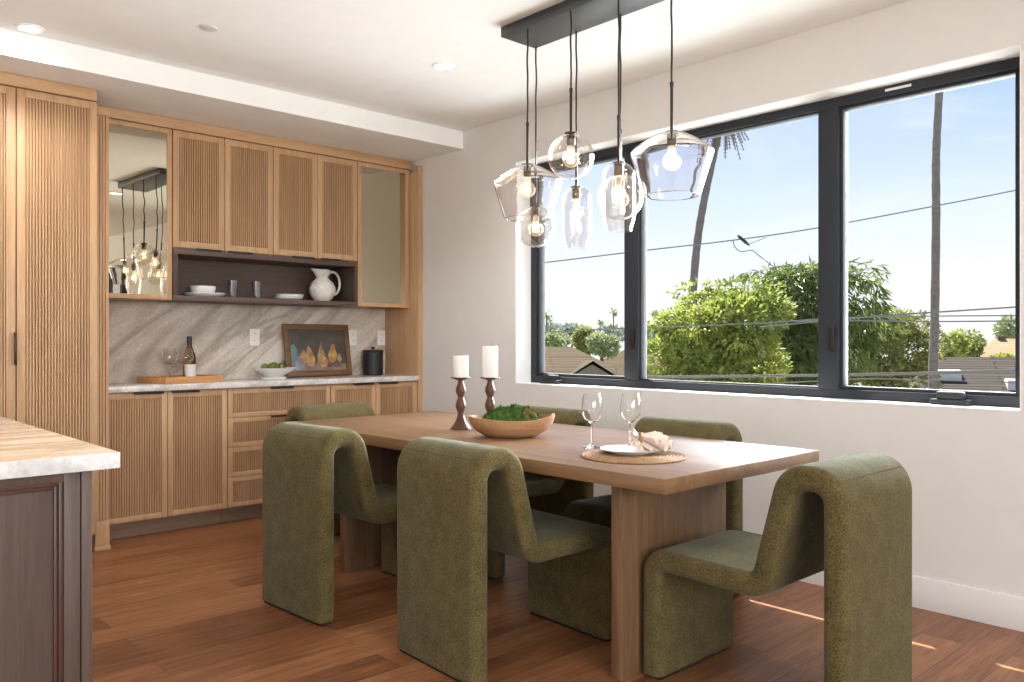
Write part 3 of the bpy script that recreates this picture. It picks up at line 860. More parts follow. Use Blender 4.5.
CW = .492
chair_path = resample(fillet([(.0415, .014), (.0415, .7745), (.192, .7745), (.286, .414), (.711, .424), (.711, .014)], [.074, .072, .060, .058]), .02)
def rrect(w, t, rc, n=5):
    pts = []
    for cx, cy, a0 in ((w / 2 - rc, t / 2 - rc, 0), (-w / 2 + rc, t / 2 - rc, PI / 2), (-w / 2 + rc, -t / 2 + rc, PI), (w / 2 - rc, -t / 2 + rc, 1.5 * PI)):
        for k in range(n + 1):
            a = a0 + PI / 2 * k / n; pts.append((cx + rc * math.cos(a), cy + rc * math.sin(a)))
    return pts
def make_chair():
    r = thing('dining_chair', 'x', 'chair', (0, 0, 0), group='olive dining chairs around the table')
    b = B(); K = len(chair_path); sec = rrect(CW, .079, .027); n = len(sec); vs = []
    for i, p in enumerate(chair_path):
        t = (chair_path[min(i + 1, K - 1)] - chair_path[max(i - 1, 0)]).normalized(); nn = Vector((-t.y, t.x))
        for (w, h) in sec:
            q = p + nn * h; vs.append((q.x, w, q.y))
    fs = []
    for i in range(K - 1):
        for j in range(n):
            j2 = (j + 1) % n; fs.append((i * n + j, i * n + j2, (i + 1) * n + j2, (i + 1) * n + j))
    fs.append(tuple(range(n))); fs.append(tuple((K - 1) * n + j for j in range(n - 1, -1, -1)))
    b.add(vs, fs, 0, True)
    body = b.obj('upholstered_body', 'fabric', r, angle=60)
    # seams: across the back below the crest, and up the inside of the front leg
    s = B()
    s.tube([(.0345, -CW / 2 + .030, .778), (.0328, -CW / 2 + .045, .778), (.0328, CW / 2 - .045, .778), (.0345, CW / 2 - .030, .778)], .0020, 6)
    s.obj('seam', 'fabric', body)
    s = B(); s.tube([(.6712, .03, .02), (.6712, .03, .20), (.6712, .03, .37)], .0025, 6); s.obj('seam', 'fabric', body)
    s = B()
    s.tube([(.66, -CW / 2 + .026, .4625), (.55, -CW / 2 + .024, .4605), (.40, -CW / 2 + .024, .4565)], .0014, 6); s.obj('seam', 'fabric', body)
    for x in (.0415, .711):
        B().box(x - .030, x + .030, -CW / 2 + .02, CW / 2 - .02, 0, .016).obj('base_glide', 'black', r)
    return r
proto = make_chair()
chairs = [((2.568, 1.078), PI / 2, 'olive boucle curved chair at the near end of the table, beside the window wall'),
          ((1.812, 2.384), math.radians(-2.6), 'olive boucle curved chair on the island side of the table, nearer the viewer'),
          ((1.7225, 3.283), math.radians(3.1), 'olive boucle curved chair on the island side of the table, nearer the buffet'),
          ((2.566, 4.482), -PI / 2, 'olive boucle curved chair at the far end of the table, facing away from the buffet'),
          ((3.430, 2.328), PI, 'olive boucle curved chair on the window side, behind the plate and wine glasses'),
          ((3.462, 3.285), PI, 'olive boucle curved chair on the window side, behind the moss bowl')]
for i, ((x, y), a, lab) in enumerate(chairs):
    o = proto if i == 0 else copy_tree(proto)
    o.location = (x, y, 0); o.rotation_euler = (0, 0, a); o['label'] = lab

# ------------------------------------------------------------------ table setting
TT = .7503
def candlestick(x, y, label):
    pr = [(0, 0), (.051, 0), (.051, .004), (.040, .018), (.026, .042), (.018, .062), (.0155, .075), (.018, .088), (.026, .110), (.0255, .125), (.018, .148), (.014, .158), (.018, .170), (.0255, .186), (.025, .202), (.018, .220), (.0135, .234), (.0135, .242), (.025, .248), (.046, .253), (.049, .256), (.049, .259), (.045, .2585), (0, .2575)]
    o = B().lathe(pr, 40).obj('candlestick', 'holder', loc=(x, y, TT))
    tag(o, label, 'candlestick', 'turned wooden candlesticks on the table')
def candle(x, y, h, label):
    r = thing('pillar_candle', label, 'candle', (x, y, TT + .2585), group='white pillar candles')
    B().lathe([(0, 0), (.0375, 0), (.0385, .003), (.0385, h - .004), (.036, h), (.030, h - .001), (.012, h - .004), (0, h - .005)], 36).obj('wax', 'wax', r)
    B().tube([(0, 0, h - .006), (.001, 0, h + .004), (.003, .001, h + .010)], .0013, 6).obj('wick', 'black', r)
candlestick(2.610, 3.185, 'turned walnut candlestick under the shorter candle, seen whole')
candlestick(2.717, 3.085, 'turned walnut candlestick under the taller candle, partly behind the moss bowl')
candle(2.610, 3.185, .107, 'short white pillar candle on a walnut candlestick')
candle(2.717, 3.085, .155, 'tall white pillar candle on a walnut candlestick')

# carved bowl with moss
bx, by, brot = 2.573, 2.770, -YAW + math.radians(4)
n, rings = 56, 10
def bowl_r(a): return 1 + .04 * math.cos(2 * a + .3) + .02 * math.sin(3 * a)
def rim_h(a): return .090 + .010 * math.cos(a * 2) + .002 * math.cos(a) + .003 * math.sin(3 * a + 1)
vs = []; fs = []
outer = []; RX, RY = .192, .128
for k in range(rings + 1):
    q = k / rings
    rr = .50 + .50 * math.sin(q * PI / 2) ** .9; zz = 1 - math.cos(q * PI / 2)
    zz = .55 * zz + .45 * q
    for i in range(n):
        a = 2 * PI * i / n; vs.append((RX * rr * bowl_r(a) * math.cos(a), RY * rr * bowl_r(a) * math.sin(a), rim_h(a) * zz))
for k in range(rings + 1):
    q = 1 - k / rings
    rr = .45 + .50 * math.sin(q * PI / 2) ** .9 - .015; zz = .55 * (1 - math.cos(q * PI / 2)) + .45 * q
    for i in range(n):
        a = 2 * PI * i / n; vs.append((RX * rr * bowl_r(a) * math.cos(a), RY * rr * bowl_r(a) * math.sin(a), .010 + (rim_h(a) - .010) * zz))
T = 2 * rings + 2
for k in range(T - 1):
    for i in range(n):
        j = (i + 1) % n; fs.append((k * n + i, k * n + j, (k + 1) * n + j, (k + 1) * n + i))
fs.append(tuple(range(n))); fs.append(tuple((T - 1) * n + i for i in range(n)))
o = B().add(vs, fs, 0, True).obj('dough_bowl', 'bowlwood', loc=(bx, by, TT)); o.rotation_euler = (0, 0, brot)
tag(o, 'pale carved wooden dough bowl filled with green moss on the dining table', 'bowl')
random.seed(11)
b = B(); vs = []; fs = []; nu, nv_ = 64, 26
for k in range(nv_ + 1):
    q = k / nv_
    for i in range(nu):
        a = 2 * PI * i / nu
        x = RX * .72 * q * math.cos(a); y = RY * .80 * q * math.sin(a)
        z = .074 + .056 * (1 - q ** 3.4)
        d = mnoise.noise(Vector((x * 26, y * 26, 3))) * .026 + mnoise.noise(Vector((x * 70, y * 70, 7))) * .008
        vs.append((x, y, z + d * (1 - q ** 6)))
for k in range(nv_):
    for i in range(nu):
        j = (i + 1) % nu; fs.append((k * nu + i, k * nu + j, (k + 1) * nu + j, (k + 1) * nu + i))
b.add(vs, fs, 0, True)
for _ in range(4200):
    a = random.random() * 2 * PI; q = math.sqrt(random.random())
    x = RX * .71 * q * math.cos(a); y = RY * .79 * q * math.sin(a)
    z = .074 + .056 * (1 - q ** 3.4) + (mnoise.noise(Vector((x * 26, y * 26, 3))) * .026 + mnoise.noise(Vector((x * 70, y * 70, 7))) * .008) * (1 - q ** 6)
    h = .006 + random.random() * .009; w = .0018; t = random.random() * 6.28
    dx, dy = random.uniform(-.006, .006), random.uniform(-.006, .006)
    dry = 1 if (x > .055 and x < .11 and y < -.02 and mnoise.noise(Vector((x * 40, y * 40, 1))) > -.1) else 0
    b.add([(x - w * math.cos(t), y - w * math.sin(t), z - .001), (x + w * math.cos(t), y + w * math.sin(t), z - .001), (x + dx, y + dy, z + h)], [(0, 1, 2)], dry)
o = b.obj('moss', ['moss', 'bark_chip'], loc=(bx, by, TT), fix=False); o.rotation_euler = (0, 0, brot)
tag(o, 'mound of green preserved moss filling the carved wooden bowl', 'moss', kind='stuff')

stem_glass((2.553, 2.263, TT), .224, .043, .034, .126, .041, 'clear wine glass on the table beside the placemat, nearer the moss bowl', 'wine glasses on the table', .0036)
stem_glass((2.674, 2.157, TT), .224, .043, .034, .126, .041, 'clear wine glass standing behind the folded napkin', 'wine glasses on the table', .0036)

# placemat: coiled rope rings
b = B()
pr = [(0, 0)]
R0 = .198; nr = 15
for i in range(nr):
    ra = R0 * i / nr; rb = R0 * (i + 1) / nr
    pr += [(ra + (rb - ra) * .25, .0065), (ra + (rb - ra) * .6, .0078), (ra + (rb - ra) * .95, .0055)]
pr += [(R0, .003), (R0 - .003, 0), (0, 0)]
pr[0] = (0, .006)
b.lathe(pr, 96)
nvv = []
for x, y, z in b.v:
    rr = math.hypot(x, y)
    if rr > R0 * .9:
        a = math.atan2(y, x); k = 1 + .008 * math.sin(48 * a) + .006 * mnoise.noise(Vector((x * 60, y * 60, 0)))
        x *= k; y *= k
    nvv.append((x, y, z))
b.v = nvv
MX, MY = 2.461, 1.972
PX, PY = 2.500, 2.018
o = b.obj('placemat', 'cane', loc=(MX, MY, TT)); tag(o, 'round woven seagrass placemat at the near end of the table', 'placemat')
o = B().lathe([(0, 0), (.074, 0), (.077, .003), (.108, .010), (.118, .0165), (.1155, .0175), (.105, .0125), (.075, .006), (0, .005)], 56).obj('dinner_plate', 'plate_edge', loc=(PX, PY, TT + .008))
tag(o, 'white dinner plate with a raised rim lying on the seagrass placemat', 'plate')
# napkin: gathered cloth passing through a ring, its folds fanning out on both sides
random.seed(9)
b = B()
def cloth_fold(L, w0, w1, az, el, bend, amp, ph, z0):
    nt_, nw = 14, 16
    d = Vector((math.cos(az), math.sin(az), 0)); sd_ = Vector((-math.sin(az), math.cos(az), 0))
    top, bot = [], []
    for i in range(nt_ + 1):
        t = i / nt_
        w = w0 + (w1 - w0) * t ** .8
        for j in range(nw + 1):
            q = j / nw * 2 - 1
            wave = amp * t ** .7 * math.sin(q * 7 + ph + 2 * t) + amp * .5 * t * math.sin(q * 15 - ph)
            z = z0 + L * t * math.sin(el) - bend * t * t + wave + .008 * (1 - t) * (1 - q * q)
            p = d * (L * t * math.cos(el) * (1 - .10 * q * q * t + .05 * math.sin(4 * q + ph) * t)) + sd_ * (w * q * (1 - .15 * math.sin(3 * t + ph)))
            top.append((p.x, p.y, max(z, .003))); bot.append((p.x, p.y, max(z - .0018, .0012)))
    k = nw + 1; n0 = len(top); fs = []
    for i in range(nt_):
        for j in range(nw):
            a0 = i * k + j
            fs.append((a0, a0 + 1, a0 + k + 1, a0 + k)); fs.append((n0 + a0, n0 + a0 + k, n0 + a0 + k + 1, n0 + a0 + 1))
    rim = [j for j in range(k)] + [i * k + nw for i in range(1, nt_ + 1)] + [nt_ * k + j for j in range(nw - 1, -1, -1)] + [i * k for i in range(nt_ - 1, 0, -1)]
    for i in range(len(rim)):
        p_, q_ = rim[i], rim[(i + 1) % len(rim)]; fs.append((p_, n0 + p_, n0 + q_, q_))
    b.add(top + bot, fs, 0, True)
for (L, w1, az, el, bend, amp, ph, z0) in ((.085, .030, -.75, -.52, -.012, .006, .2, .040), (.120, .040, -.22, -.30, -.010, .012, 1.4, .044), (.128, .044, .20, -.20, -.004, .013, 2.6, .048), (.105, .038, .62, -.26, -.010, .011, 3.5, .044), (.112, .042, -.05, .06, .012, .014, 4.4, .050), (.090, .036, .35, .22, .016, .012, 5.5, .052), (.085, .030, -.45, .10, .020, .010, .9, .050)):
    cloth_fold(L, .012, w1, az, el, bend, amp, ph, z0)
for (L, w1, az, el, bend, amp, ph, z0) in ((.046, .026, PI - .5, .55, .002, .006, .5, .044), (.050, .028, PI + .35, .62, .002, .006, 2.2, .046), (.040, .022, PI, .95, .000, .006, 4., .050), (.050, .022, PI + .9, -.2, .004, .005, 3., .042)):
    cloth_fold(L, .012, w1, az, el, bend, amp, ph, z0)
cloth_fold(.060, .014, .030, -1.15, -.75, 0, .006, 2., .044)
NA = -YAW + math.radians(-4)
nx, ny = PX + .018, PY - .030
o = b.obj('napkin', 'linen', loc=(nx, ny, TT + .0165), angle=80); o.rotation_euler = (0, 0, NA)
tag(o, 'blush linen napkin gathered through a wooden ring on the dinner plate', 'napkin')
b = B()
b.tube([(.0, .021 * math.cos(2 * PI * i / 32), .048 + .019 * math.sin(2 * PI * i / 32)) for i in range(32)], .0065, 10, closed=True)
M['ring'] = wood('ring_wood', (.20, .095, .045), (.33, .17, .085), (.44, .25, .14), 'X', .5, 2.)
o = b.obj('napkin_ring', 'ring', loc=(nx - .002, ny, TT + .0150)); o.rotation_euler = (0, math.radians(6), NA)
tag(o, 'brown wooden ring around the blush napkin', 'napkin ring')

# ------------------------------------------------------------------ chandelier
r = thing('pendant_chandelier', 'dark rectangular ceiling canopy with seven clear glass pendants over the table', 'chandelier', (2.807, 2.457, 2.722))
CX, CY = 2.807, 2.457
B().box(-.117, .117, -.518, .518, -.050, -.001, .002).obj('canopy', 'gunmetal', r)
def shade_wide():
    out = [(.040, .252), (.062, .246), (.110, .220), (.150, .192), (.163, .180), (.165, .172), (.160, .155), (.135, .075), (.116, .012), (.110, .002), (.103, 0)]
    return out
def shade_globe():
    return [(.104 * math.cos(a), .104 + .104 * math.sin(a)) for a in [math.radians(78 - 168 * i / 26) for i in range(27)]][:-1] + [(.0, 0)]
def shade_caps():
    out = []
    for i in range(10):
        a = math.radians(76 - 76 * i / 9); out.append((.018 + .053 * math.cos(a), .232 + .058 * math.sin(a)))
    out += [(.0715, .16), (.0715, .07), (.069, .05), (.062, .028), (.056, .004), (.0545, 0)]
    return out
def shell(prof, t=.0028):
    """close an outer profile with an inner skin"""
    k = len(prof); inn = []
    for i, (x, z) in enumerate(prof):
        p0 = prof[max(i - 1, 0)]; p1 = prof[min(i + 1, k - 1)]
        tx, tz = p1[0] - p0[0], p1[1] - p0[1]; l = math.hypot(tx, tz) or 1
        nx_, nz_ = tz / l, -tx / l     # points to the axis for a downward profile
        inn.append((max(0, x + nx_ * t), z + nz_ * t))
    return prof + inn[::-1] + [prof[0]]
def pendant(x, y, ztop, kind, seed):
    random.seed(seed)
    pt = bpy.data.objects.new('pendant', None); pt.empty_display_size = .03; COL.objects.link(pt); pt.parent = r
    zt = ztop - 2.722
    pt.location = (x - CX, y - CY, zt)
    top = -.050 - zt
    ph_ = random.random() * 6
    rod_h = .20
    cord = [(0, 0, rod_h - .005)]
    nseg = 14
    for i in range(1, nseg):
        q = i / nseg; w = .0035 * math.sin(q * PI) if kind != 'none' else 0
        cord.append((w * math.sin(q * 17 + ph_), w * math.cos(q * 13 + ph_), rod_h + (top - rod_h) * q))
    cord.append((0, 0, top + .002))
    B().tube(cord, .0042, 8).obj('cord', 'bronze', pt)
    B().tube([(0, 0, 0), (0, 0, rod_h)], .0064, 10).tube([(0, 0, rod_h - .012), (0, 0, rod_h + .006)], .0080, 10).obj('rod', 'bronze', pt)
    prof = {'wide': shade_wide, 'globe': shade_globe, 'caps': shade_caps}[kind]()
    hgt = max(z for _, z in prof)
    B().lathe(shell([(a, z - hgt) for a, z in prof]), 56).obj('glass_shade', 'pglass' if kind == 'wide' else 'pglass_thin', pt)
    sb = B()
    sb.lathe([(0, .006), (.030 if kind != 'caps' else .026, .006), (.030 if kind != 'caps' else .026, .001), (0, .001)], 28)
    sb.lathe([(.0, .001), (.0185, .0), (.0195, -.006), (.0195, -.040), (.016, -.052), (.0, -.052)], 28)
    sb.obj('socket', 'brass', pt)
    # bulb
    bb = B()
    br_ = .037 if kind in ('wide', 'globe') else .030
    L_ = .100 if kind in ('wide', 'globe') else .105
    pr = [(.013, -.050)]
    for i in range(13):
        a = math.radians(62 - 152 * i / 12); pr.append((br_ * math.cos(a) if i < 12 else 0, -.050 - L_ + br_ + br_ * math.sin(a)))
    bb.lathe(pr, 28); bo = bb.obj('bulb', 'bulbglass', pt)
    fb = B()
    zc = -.050 - L_ + br_
    for k in range(8):
        a = k * PI / 4
        fb.tube([(.006 * math.cos(a), .006 * math.sin(a), zc + .030), (.013 * math.cos(a), .013 * math.sin(a), zc - .014)], .0032, 6)
    fb.obj('filament', 'filament', bo)
for i, (x, y, zt, k) in enumerate([(2.712, 2.810, 2.022, 'wide'), (2.906, 2.950, 1.867, 'globe'), (2.708, 2.525, 2.119, 'globe'),
                                   (2.903, 2.672, 1.923, 'caps'), (2.712, 2.252, 1.944, 'caps'), (2.900, 2.398, 1.944, 'globe'), (2.712, 1.978, 2.022, 'wide')]):
    pendant(x, y, zt, k, i)

# ceiling fittings
def downlight(x, y, label):
    r = thing('recessed_downlight', label, 'ceiling light', (x, y, ZC), group='round recessed ceiling lights')
    B().lathe([(.046, -.004), (.050, -.007), (.062, -.005), (.064, -.001), (.064, .0), (.046, .0)], 40).obj('trim_ring', 'ceil', r)
    B().lathe([(0, -.003), (.046, -.003), (.046, -.001), (0, -.001)], 40).obj('lens', 'lamp_lens', r)
DL = [(1.011, 4.553, 'round lit downlight in the ceiling by the soffit, above the pantry'),
      (2.836, 3.616, 'round lit downlight in the ceiling above the far end of the table'),
      (2.85, 1.39, 'round lit downlight seen reflected in the mirrored cabinet door'),
      (-.8, 3.2, 'added fill spot without fitting above the walnut island'), (-.8, .6, 'added fill spot without fitting behind the viewer'), (2.6, -1.6, 'added fill spot without fitting near the second window')]
for d_ in DL[:3]: downlight(*d_)
o = B().lathe([(0, -.006), (.036, -.006), (.040, -.004), (.041, .001), (0, .001)], 36).obj('ceiling_sprinkler_cover', 'cover', loc=(1.652, 3.957, ZC))
tag(o, 'small flat white round cover plate in the ceiling between two downlights', 'ceiling fitting')

# ------------------------------------------------------------------ outdoors
GZ = -5.6
struct(B().box(-60, 260, -160, 260, GZ - .3, GZ), 'ground', 'ground')

def leaf_blob(b, centre, rad, count, size, seed, mi=0, shell_bias=.6, droop=0., slim=.22):
    rnd = random.Random(seed)
    for _ in range(count):
        while True:
            v = Vector((rnd.uniform(-1, 1), rnd.uniform(-1, 1), rnd.uniform(-1, 1)))
            if .05 < v.length <= 1: break
        v = v.normalized() * (v.length ** (1 - shell_bias))
        p = Vector((centre[0] + v.x * rad[0], centre[1] + v.y * rad[1], centre[2] + v.z * rad[2]))
        d = (v.normalized() + Vector((rnd.uniform(-1, 1), rnd.uniform(-1, 1), rnd.uniform(-.9, .7) - droop))).normalized()
        up = Vector((rnd.uniform(-1, 1), rnd.uniform(-1, 1), rnd.uniform(-1, 1)))
        sd = d.cross(up).normalized(); nrm = sd.cross(d)
        L = size * rnd.uniform(.6, 1.3); w = L * slim
        b.add([p, p + d * L * .45 + sd * w + nrm * L * .06, p + d * L, p + d * L * .45 - sd * w + nrm * L * .06], [(0, 1, 2, 3)], mi)

def tree(name, label, blobs, mat, trunk, cat='tree', group=None, leaf=.2, seed=1, droop=0., mult=1., slim=.22):
    """blobs: (centre, radii, count); trunk: list of points from the ground up"""
    base = Vector(trunk[0])
    r = thing(name, label, cat, base, group=group)
    b = B()
    for i, (c, rd, n) in enumerate(blobs):
        leaf_blob(b, Vector(c) - base, rd, int(n * mult), leaf, seed * 31 + i, droop=droop, slim=slim)
    b.obj('foliage', mat, r, fix=False)
    t = B(); k = len(trunk)
    t.tube([Vector(p) - base for p in trunk], [.16 * (1 - .6 * i / (k - 1)) for i in range(k)], 8)
    for i, (c, rd, n) in enumerate(blobs[:8]):
        t.tube([Vector(trunk[-1]) - base - Vector((0, 0, .6)), (Vector(c) - base) * .97 + Vector((0, 0, -.1))], [.06, .015], 6)
    t.obj('trunk', 'bark', r)
    return r

def blobs_px(spec, D, depth_r):
    out = []
    for (u, v, ru, rv, n) in spec:
        k = D / F_PX
        out.append((place(u, v, D + random.uniform(-.4, .4)), (ru * k, ru * k if depth_r is None else depth_r, rv * k), n))
    return out
random.seed(21)
# the bright bushy tree in the middle pane
D = 13.
sp = [(700, 345, 38, 34, 1500), (672, 362, 20, 26, 700), (735, 330, 30, 34, 1300), (715, 308, 18, 17, 420), (752, 312, 14, 22, 420), (690, 322, 17, 14, 420), (745, 365, 30, 30, 900), (712, 385, 48, 26, 1100), (660, 388, 14, 16, 300), (742, 292, 6, 13, 90), (704, 291, 6, 9, 80)]
c = place(715, 360, D)
random.seed(22)
tree('broadleaf_tree', 'bright yellow green bushy tree filling the middle window pane', blobs_px(sp, D, .7), 'leaf_bright',
     [(c.x, c.y, GZ), (c.x + .1, c.y, -3), (c.x, c.y + .05, .2)], leaf=.10, seed=3, mult=2.8)
D = 14.2
sp = [(797, 300, 22, 30, 1100), (790, 345, 30, 36, 1600), (830, 340, 24, 40, 1300), (808, 278, 20, 14, 500), (800, 380, 40, 26, 1000), (765, 340, 14, 30, 500), (838, 300, 12, 30, 420), (780, 272, 12, 6, 140), (842, 275, 8, 14, 120), (855, 320, 8, 26, 160)]
c = place(802, 360, D)
tree('drooping_tree', 'dark green drooping tree standing behind the mullion between the two larger panes', blobs_px(sp, D, .8), 'leaf_dark',
     [(c.x, c.y, GZ), (c.x, c.y + .1, -2.5), (c.x, c.y, .8)], leaf=.19, seed=4, droop=.9, mult=2.0, slim=.10)
D = 23.
sp = [(868, 350, 24, 32, 1500), (895, 352, 24, 26, 1200), (880, 325, 20, 14, 420), (905, 330, 14, 12, 300), (870, 385, 34, 20, 900), (918, 345, 12, 18, 300), (855, 330, 12, 16, 300), (905, 382, 20, 18, 450), (890, 316, 16, 5, 130)]
c = place(880, 360, D)
tree('olive_tree', 'loose olive green tree left of the palm trunk in the right window pane', blobs_px(sp, D, .9), 'leaf_mid',
     [(c.x, c.y, GZ), (c.x, c.y + .1, -2.5), (c.x, c.y, .3)], leaf=.17, seed=5, mult=2.4, slim=.16)

# two tall palms
def palm(label, px, D, wpx, crown_z, seed, skirt=True):
    pts = [place(u, v, D) for u, v in px]
    base = Vector((pts[0].x, pts[0].y, GZ)); base += (pts[0] - pts[1]) * 0
    r = thing('palm_tree', label, 'palm tree', base, group='tall palms outside the window')
    top = pts[-1]
    line = [base] + pts
    if crown_z > top.z:
        d = (pts[-1] - pts[-2]).normalized(); line.append(top + d * ((crown_z - top.z) / max(d.z, .3)))
    line = smooth_path(line, 8)
    rad = wpx * D / F_PX / 2
    K = len(line)
    rs = [rad * (1.15 - .25 * i / K) * (1 + .05 * math.sin(i * 2.1)) for i in range(K)]
    B().tube([p - base for p in line], rs, 12).obj('trunk', 'palmbark', r)
    ct = line[-1] - base
    rnd = random.Random(seed)
    def frond(b, az, el, L, w, sag):
        prev = None
        pts_ = []
        for k in range(9):
            q = k / 8; rr = L * q * math.cos(el); zz = L * q * math.sin(el) - sag * L * q * q
            pts_.append(Vector((ct.x + math.cos(az) * rr, ct.y + math.sin(az) * rr, ct.z + zz)))
        side = Vector((-math.sin(az), math.cos(az), 0))
        for k in range(8):
            a, c2 = pts_[k], pts_[k + 1]; t = (c2 - a).normalized()
            for s in (-1, 1):
                for q in (0, .5):
                    p = a.lerp(c2, q); l = w * (1 - abs((k + q) / 8 - .5) * 1.2)
                    tip = p + side * s * l + t * l * .8 - Vector((0, 0, l * .45))
                    b.add([p, p + t * .05 * L * .5, tip], [(0, 1, 2)])
            b.add([a + side * .02, a - side * .02, c2 - side * .015, c2 + side * .015], [(0, 1, 2, 3)])
    g = B()
    for i in range(30): frond(g, rnd.uniform(0, 6.28), rnd.uniform(.1, 1.3), rnd.uniform(1.3, 1.8), .40, rnd.uniform(.2, .5))
    g.obj('crown', 'leaf_dark', r, fix=False)
    if skirt:
        g = B()
        for i in range(46): frond(g, rnd.uniform(0, 6.28), rnd.uniform(-1.35, -.75), rnd.uniform(1.2, 1.9), .16, rnd.uniform(.0, .2))
        g.obj('dry_skirt', 'dry_frond', r, fix=False)
palm('leaning palm with dry fronds at the top of the middle pane', [(690, 330), (692, 303), (697, 245), (704, 201), (713.5, 156), (718, 135)], 30., 7.6, 9.9, 5)
palm('straight palm trunk crossing the right window pane', [(933, 388), (934.5, 330), (936, 220), (936, 157), (939, 93)], 19., 7.8, 9.5, 6)

# houses
def hip_house(label, centre, rz, w, dp, z_eave, z_ridge, hipl, roof, wall, group='houses beyond the window'):
    r = thing('house', label, 'house', (centre[0], centre[1], GZ), rz, group)
    a, c, o = w / 2, dp / 2, .45
    H = z_eave - GZ; R = z_ridge - GZ
    B().box(-a, a, -c, c, 0, H).obj('walls', wall, r)
    e = [(-a - o, -c - o, H - .05), (a + o, -c - o, H - .05), (a + o, c + o, H - .05), (-a - o, c + o, H - .05)]
    rg = [(-a + hipl, 0, R), (a - hipl, 0, R)]
    lo = [(x, y, z - .18) for x, y, z in e]
    rf = B().add(e + rg + lo, [(0, 1, 5, 4), (1, 2, 5), (2, 3, 4, 5), (3, 0, 4), (6, 7, 1, 0), (7, 8, 2, 1), (8, 9, 3, 2), (9, 6, 0, 3), (9, 8, 7, 6)])
    ro = rf.obj('roof', roof, r)
    return r, a, c, H, R
def face_cam(u): return -(YAW + math.atan((u - 512) / F_PX))
p = place(548, 360, 42.)
r, a, c, H, R = hip_house('tan tiled hip roof house with a small front gable in the left window pane', p, face_cam(555) + .10, 6.6, 6.2, -.42, .90, 2.1, 'roof_tan', 'stucco')
# small front gable
gx = 1.75
g = B()
g.add([(gx - 1.25, -c - .7, H - .1), (gx + 1.25, -c - .7, H - .1), (gx, -c - .7, H + .68), (gx - 1.25, -c + 1.6, H - .1), (gx + 1.25, -c + 1.6, H - .1), (gx, -c + 1.6, H + .68)], [(0, 2, 5, 3), (1, 4, 5, 2)])
g.obj('gable_roof', 'roof_tan', r)
g = B(); g.prism([(gx - 1.05, H - 1.6), (gx + 1.05, H - 1.6), (gx + 1.05, H - .1), (gx, H + .52), (gx - 1.05, H - .1)], 'y', -c - .5, -c + 1.5); g.obj('gable_wall', 'stucco', r)
p = place(640, 366, 66.)
hip_house('tan roofed house behind the first mullion, beside the bushy tree', p, face_cam(640) - .35, 6.5, 7., -1.1, .6, 2.2, 'roof_tan', 'stucco')
p = place(992, 380, 27.)
r, a, c, H, R = hip_house('low house with a long grey brown shingle roof in the right window pane', p, face_cam(985) + .10, 6.0, 9.5, -.95, .66, .8, 'roof_grey', 'stucco')
g = B(); g.box(-1.75, -1.05, -2.2, -1.5, R - .75, R - .38, .02); g.obj('roof_vent', 'cover', r)
g = B(); g.box(.1, 1.0, -2.9, -2.1, R - 1., R - .62, .02); g.obj('skylight', 'cover', r)
p = place(975, 350, 74.)
hip_house('peach house with a terracotta roof far behind the grey roof', p, face_cam(985) - .2, 4.8, 5.0, -.15, 1.0, 1.2, 'roof_terra', 'stucco_o')
p = place(1012, 348, 56.)
r, a, c, H, R = hip_house('peach house with a chimney at the far edge of the right window pane', p, face_cam(1012) + .2, 4.5, 5., .2, 1.35, 1.2, 'roof_terra', 'stucco_o')
B().box(-.9, -.45, -.3, .2, R - .5, R + .15).obj('chimney', 'bark', r)

# trees further off
def far_tree(u, v, D, ru, rv, n, mat, label, leaf, seed):
    c = place(u, v, D); k = D / F_PX
    rnd = random.Random(seed); bl = []
    for i in range(4):
        bl.append((c + Vector((rnd.uniform(-.5, .5) * ru * k, rnd.uniform(-.5, .5) * ru * k, rnd.uniform(-.35, .35) * rv * k)), (ru * k * .7, ru * k * .7, rv * k * .7), n // 4))
    tree('tree', label, bl, mat, [(c.x, c.y, GZ), (c.x, c.y, c.z - rv * k * .5), (c.x, c.y, c.z)], group='trees beyond the houses', leaf=leaf, seed=seed, mult=2.4)
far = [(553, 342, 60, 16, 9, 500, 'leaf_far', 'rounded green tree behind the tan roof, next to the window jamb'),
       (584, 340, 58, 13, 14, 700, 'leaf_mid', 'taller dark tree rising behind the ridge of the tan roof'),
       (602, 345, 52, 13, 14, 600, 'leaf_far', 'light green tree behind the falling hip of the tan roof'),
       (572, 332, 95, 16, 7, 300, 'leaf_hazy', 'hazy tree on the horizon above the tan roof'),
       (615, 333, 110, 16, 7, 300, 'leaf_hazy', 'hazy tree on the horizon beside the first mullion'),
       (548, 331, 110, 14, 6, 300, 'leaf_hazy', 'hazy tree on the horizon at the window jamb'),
       (650, 340, 90, 14, 16, 400, 'leaf_far', 'distant tree between first mullion and bushy tree'),
       (965, 347, 44, 20, 16, 700, 'leaf_mid', 'olive tree behind the grey roof, right of the palm trunk'),
       (948, 350, 40, 14, 18, 500, 'leaf_bright', 'yellow green tree touching the palm trunk behind the grey roof'),
       (1010, 328, 75, 12, 16, 400, 'leaf_far', 'tree above the terracotta roofs at the window edge'),
       (1002, 362, 42, 14, 7, 260, 'leaf_bright', 'low yellow bush between the grey roof and the peach house')]
for i, (u, v, D, ru, rv, n, mat, lab) in enumerate(far):
    far_tree(u, v, D, ru, rv, n, mat, lab, .0055 * D, 40 + i)
